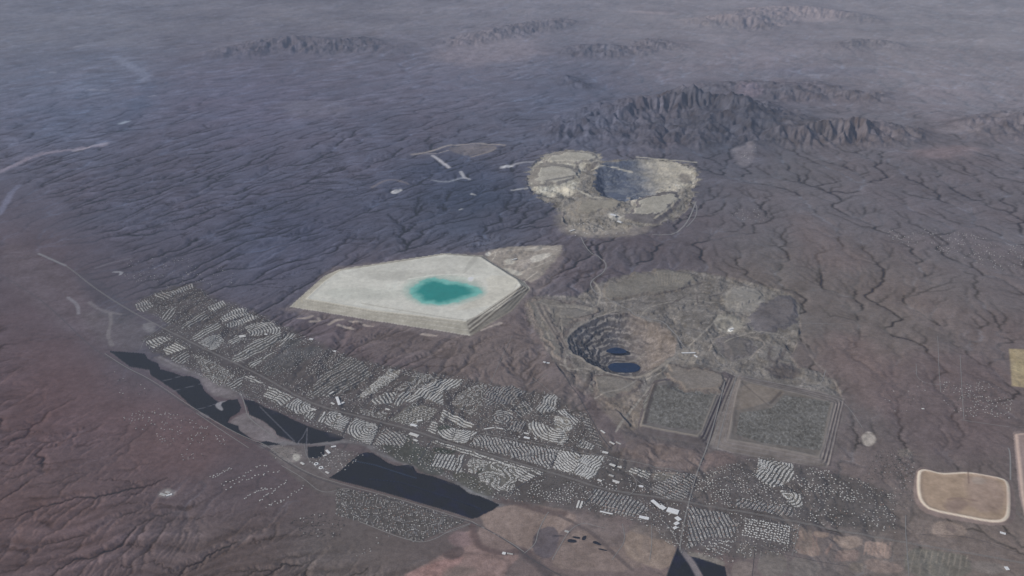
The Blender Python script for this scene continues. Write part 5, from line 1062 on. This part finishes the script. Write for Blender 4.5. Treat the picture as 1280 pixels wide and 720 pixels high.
B((655, 540.5), (661, 541.5), 36, 9, 'upper white hall beside the bright ringed estate', 'hall', 'hall', M_R[0]); B((655, 546), (662, 547.5), 46, 9, 'lower white hall beside the bright ringed estate', 'hall', 'hall'); B((648, 545), (650, 546), 30, 8, 'small white block left of the two white halls', 'shed', 'shed', M_R[0]); B((668, 547), (671, 549), 30, 8, 'small white block right of the two white halls', 'shed', 'shed', M_R[0])
B((605, 537), (618, 535), 30, 9, 'white row of shops between the curved estates', 'shop_row', 'shops', M_R[0]); B((620, 535.5), (629, 537), 26, 8, 'pale shop row ending at the dark lane', 'shop_row', 'shops', M_R[0])
B((421, 497), (424.5, 507), 55, 12, 'long arm of the white hospital block near the highway', 'hospital', 'hospital'); B((424, 506), (430, 503), 45, 12, 'short arm of the white hospital block near the highway', 'hospital', 'hospital'); B((412, 493), (417, 490), 40, 9, 'white hall just above the white hospital block', 'hall', 'hall', M_R[0]); B((414, 504), (418, 506), 40, 9, 'white hall just left of the white hospital block', 'hall', 'hall', M_R[0])
B((482, 511.5), (487, 513), 40, 9, 'single white hall at the edge of the ring-shaped clusters', 'hall', 'hall', M_R[0]); B((513, 531), (521, 533), 60, 11, 'white store block beneath the ring-shaped clusters', 'store', 'store'); B((521, 527), (528, 526), 50, 10, 'second white store block beneath the ring-shaped clusters', 'store', 'store', M_R[0])
B((512, 542), (523, 545.5), 75, 10, 'wide pale store in the strip between highway and green belt', 'store', 'store', M_R[0]); B((517, 550), (522, 552), 40, 9, 'small pale hall below the wide store near the green belt', 'hall', 'hall', M_R[0]); B((390, 511.5), (395, 513), 45, 9, 'white hall at the end of the oval estate by the highway', 'hall', 'hall', M_R[0])
B((414, 559), (420, 558), 40, 9, 'upper white shed right of the small orchard', 'shed', 'shed'); B((408, 563), (412, 567), 45, 9, 'middle white shed right of the small orchard', 'shed', 'shed'); B((404, 570.5), (408, 569), 40, 9, 'lower white shed right of the small orchard', 'shed', 'shed', M_R[0]); B((407, 590), (411, 592), 35, 8, 'white shed at the tip of the big lower orchard', 'shed', 'shed', M_R[0])
B((376, 578.5), (380, 581), 40, 8, 'white shed between the pale works yard and the two round tanks', 'shed', 'shed', M_R[0]); B((299, 420), (307, 419), 110, 9, 'large pale flat roof inside the curved estate near the white basin', 'school', 'school', M_R[0]); B((331, 418), (334, 418.5), 45, 9, 'small bright white hall within the looping estate', 'hall', 'hall', M_METW, 1)
B((387, 425), (391.5, 425.5), 55, 12, 'lone white hall between the white basin and the estates', 'hall', 'hall'); B((417, 438), (420, 438.5), 45, 12, 'lone small white building above the scattered houses', 'building', 'building', M_METW, 1)
B((679, 453.3), (682, 454), 36, 12, 'left one of two small white sheds on red ground', 'shed', 'shed', M_METW, 1); B((683, 453.7), (687, 454), 36, 12, 'right one of two small white sheds on red ground', 'shed', 'shed', M_METW, 1)
B((852, 441.5), (869, 441), 34, 22, 'long white mill building right of the nearer pit', 'mill', 'mill'); B((868, 444), (872, 447), 30, 16, 'small white shed below the long mill building', 'shed', 'shed', M_METW, 1); B((912, 411.5), (917, 410), 36, 18, 'bright white building in the pale workings', 'mill', 'mill', M_METW, 1)
B((763, 269), (770, 271), 90, 30, 'large white plant building below the far mine', 'mill', 'mill'); B((772, 275), (777, 277), 70, 24, 'small white plant building below the far mine', 'mill', 'mill'); B((712, 290), (718, 288), 60, 20, 'pale plant shed at the near left foot of the far mine', 'shed', 'shed', M_R[0])
B((1250, 665.5), (1257, 667.5), 45, 10, 'lone white shed below the tan rounded basin', 'shed', 'shed'); B((1257, 709), (1260, 713), 55, 10, 'white barn near the lower right corner', 'barn', 'barn', M_METW, 1); B((1152, 511.5), (1155, 511.5), 36, 9, 'single white building in the empty scrub right of the round pad', 'building', 'building', M_R[0], 1)
B((200, 617), (207, 619), 50, 9, 'left white greenhouse of the lone group on the dark slope', 'greenhouse', 'greenhouse', M_R[1]); B((207, 614.5), (212, 616), 45, 9, 'upper white greenhouse of the lone group on the dark slope', 'greenhouse', 'greenhouse', M_R[1]); B((208, 619.5), (215, 617.5), 40, 9, 'right white greenhouse of the lone group on the dark slope', 'greenhouse', 'greenhouse', M_METW)
B((628, 691.5), (632, 692.3), 50, 10, 'small white barn by the railway near the bottom', 'barn', 'barn', M_METW, 1); B((634, 691.8), (641, 693), 26, 7, 'long pale barn right of the small white barn', 'barn', 'barn', M_R[1]); B((706, 664), (711, 665.5), 40, 8, 'pale farm building above the dark ponds', 'barn', 'barn', M_R[1])
B((640, 325), (646, 323.5), 60, 12, 'pale shed among the white yards right of the teal pool basin', 'shed', 'shed', M_R[0])

def lathe(name, prof, seg, mat, parent, closed=False):
    v, f = [], []
    for r_, z_ in prof:
        for s in range(seg): t = 2 * math.pi * s / seg; v.append((r_ * math.cos(t), r_ * math.sin(t), z_))
    for i in range(len(prof) - 1):
        for s in range(seg): a = i * seg + s; b = i * seg + (s + 1) % seg; f.append((a, b, b + seg, a + seg))
    me = bpy.data.meshes.new(name); me.from_pydata(v, [], f); me.materials.append(mat); o = bpy.data.objects.new(name, me); COL.objects.link(o); o.parent = parent; return o
for (px, py), lab in (((395.3, 580), 'left of two round white-rimmed treatment tanks'), ((401.3, 584.8), 'right of two round white-rimmed treatment tanks')):
    p = G(px, py); e = tag(empty('treatment_tank', (p[0], p[1], float(surf(*p)))), lab, 'tank', 'round treatment tanks')
    lathe('rim', [(22, -2), (42, -2), (42, 8), (40, 9), (24, 9), (22, 8), (22, -2)], 40, M_METW, e); lathe('water', [(0.1, 5), (21.9, 5)], 40, M_DARKW, e); lathe('centre_pier', [(3, 4), (3, 9.5), (.1, 10)], 12, M_METG, e)

# ------------------------------------------------------------------ air, light, camera
hz = bpy.data.meshes.new('haze'); x0, x1, y0, y1, z0, z1 = -290000, 290000, -30000, 300000, float(Z.min()) - 60, CAM_H + 400
hz.from_pydata([(x0, y0, z0), (x1, y0, z0), (x1, y1, z0), (x0, y1, z0), (x0, y0, z1), (x1, y0, z1), (x1, y1, z1), (x0, y1, z1)], [], [(0, 3, 2, 1), (4, 5, 6, 7), (0, 1, 5, 4), (1, 2, 6, 5), (2, 3, 7, 6), (3, 0, 4, 7)])
hm = bpy.data.materials.new('haze_air'); hm.use_nodes = True; nt = hm.node_tree; nt.nodes.clear(); out_ = nt.nodes.new('ShaderNodeOutputMaterial'); vol = nt.nodes.new('ShaderNodeVolumePrincipled')
vol.inputs['Density'].default_value = DENS; vol.inputs['Color'].default_value = HAZE_COL + (1,); vol.inputs['Anisotropy'].default_value = 0.0
nt.links.new(vol.outputs[0], out_.inputs['Volume']); hz.materials.append(hm); ho = bpy.data.objects.new('haze', hz); COL.objects.link(ho); tag(ho, kind='stuff')

from mathutils import Vector
SUN_EL = math.radians(33); sv = Vector((-.93 * math.cos(SUN_EL), -.36 * math.cos(SUN_EL), math.sin(SUN_EL))).normalized()
ld = bpy.data.lights.new('sun', 'SUN'); ld.energy = 3.9; ld.angle = math.radians(.53); ld.color = (1, .965, .92); lo = bpy.data.objects.new('sun', ld); COL.objects.link(lo); lo.rotation_euler = sv.to_track_quat('Z', 'Y').to_euler(); lo.location = (0, 0, 20000)
w = bpy.data.worlds.new('World'); S.world = w; w.use_nodes = True; nt = w.node_tree; sk = nt.nodes.new('ShaderNodeTexSky'); sk.sky_type = 'NISHITA'; sk.sun_disc = False; sk.sun_elevation = SUN_EL; sk.sun_rotation = math.atan2(sv.x, sv.y)
nt.links.new(sk.outputs[0], nt.nodes['Background'].inputs['Color']); nt.nodes['Background'].inputs['Strength'].default_value = .06
cd = bpy.data.cameras.new('camera'); cam = bpy.data.objects.new('camera', cd); COL.objects.link(cam); cam.location = (0, 0, CAM_H); cam.rotation_euler = (math.pi / 2 - PITCH, 0, 0)
cd.sensor_width = 36; cd.lens = 18 / math.tan(HFOV / 2); cd.clip_start = 10; cd.clip_end = 1e6; S.camera = cam
S.view_settings.view_transform = 'Standard'; S.view_settings.look = 'None'; S.view_settings.exposure = EXPO; S.view_settings.gamma = 1; S.view_settings.use_curve_mapping = False
S.render.engine = 'CYCLES'; S.cycles.use_denoising = True; S.cycles.volume_bounces = 0; S.cycles.max_bounces = 4; S.cycles.use_adaptive_sampling = False
print('built', round(time.time() - T0, 1))
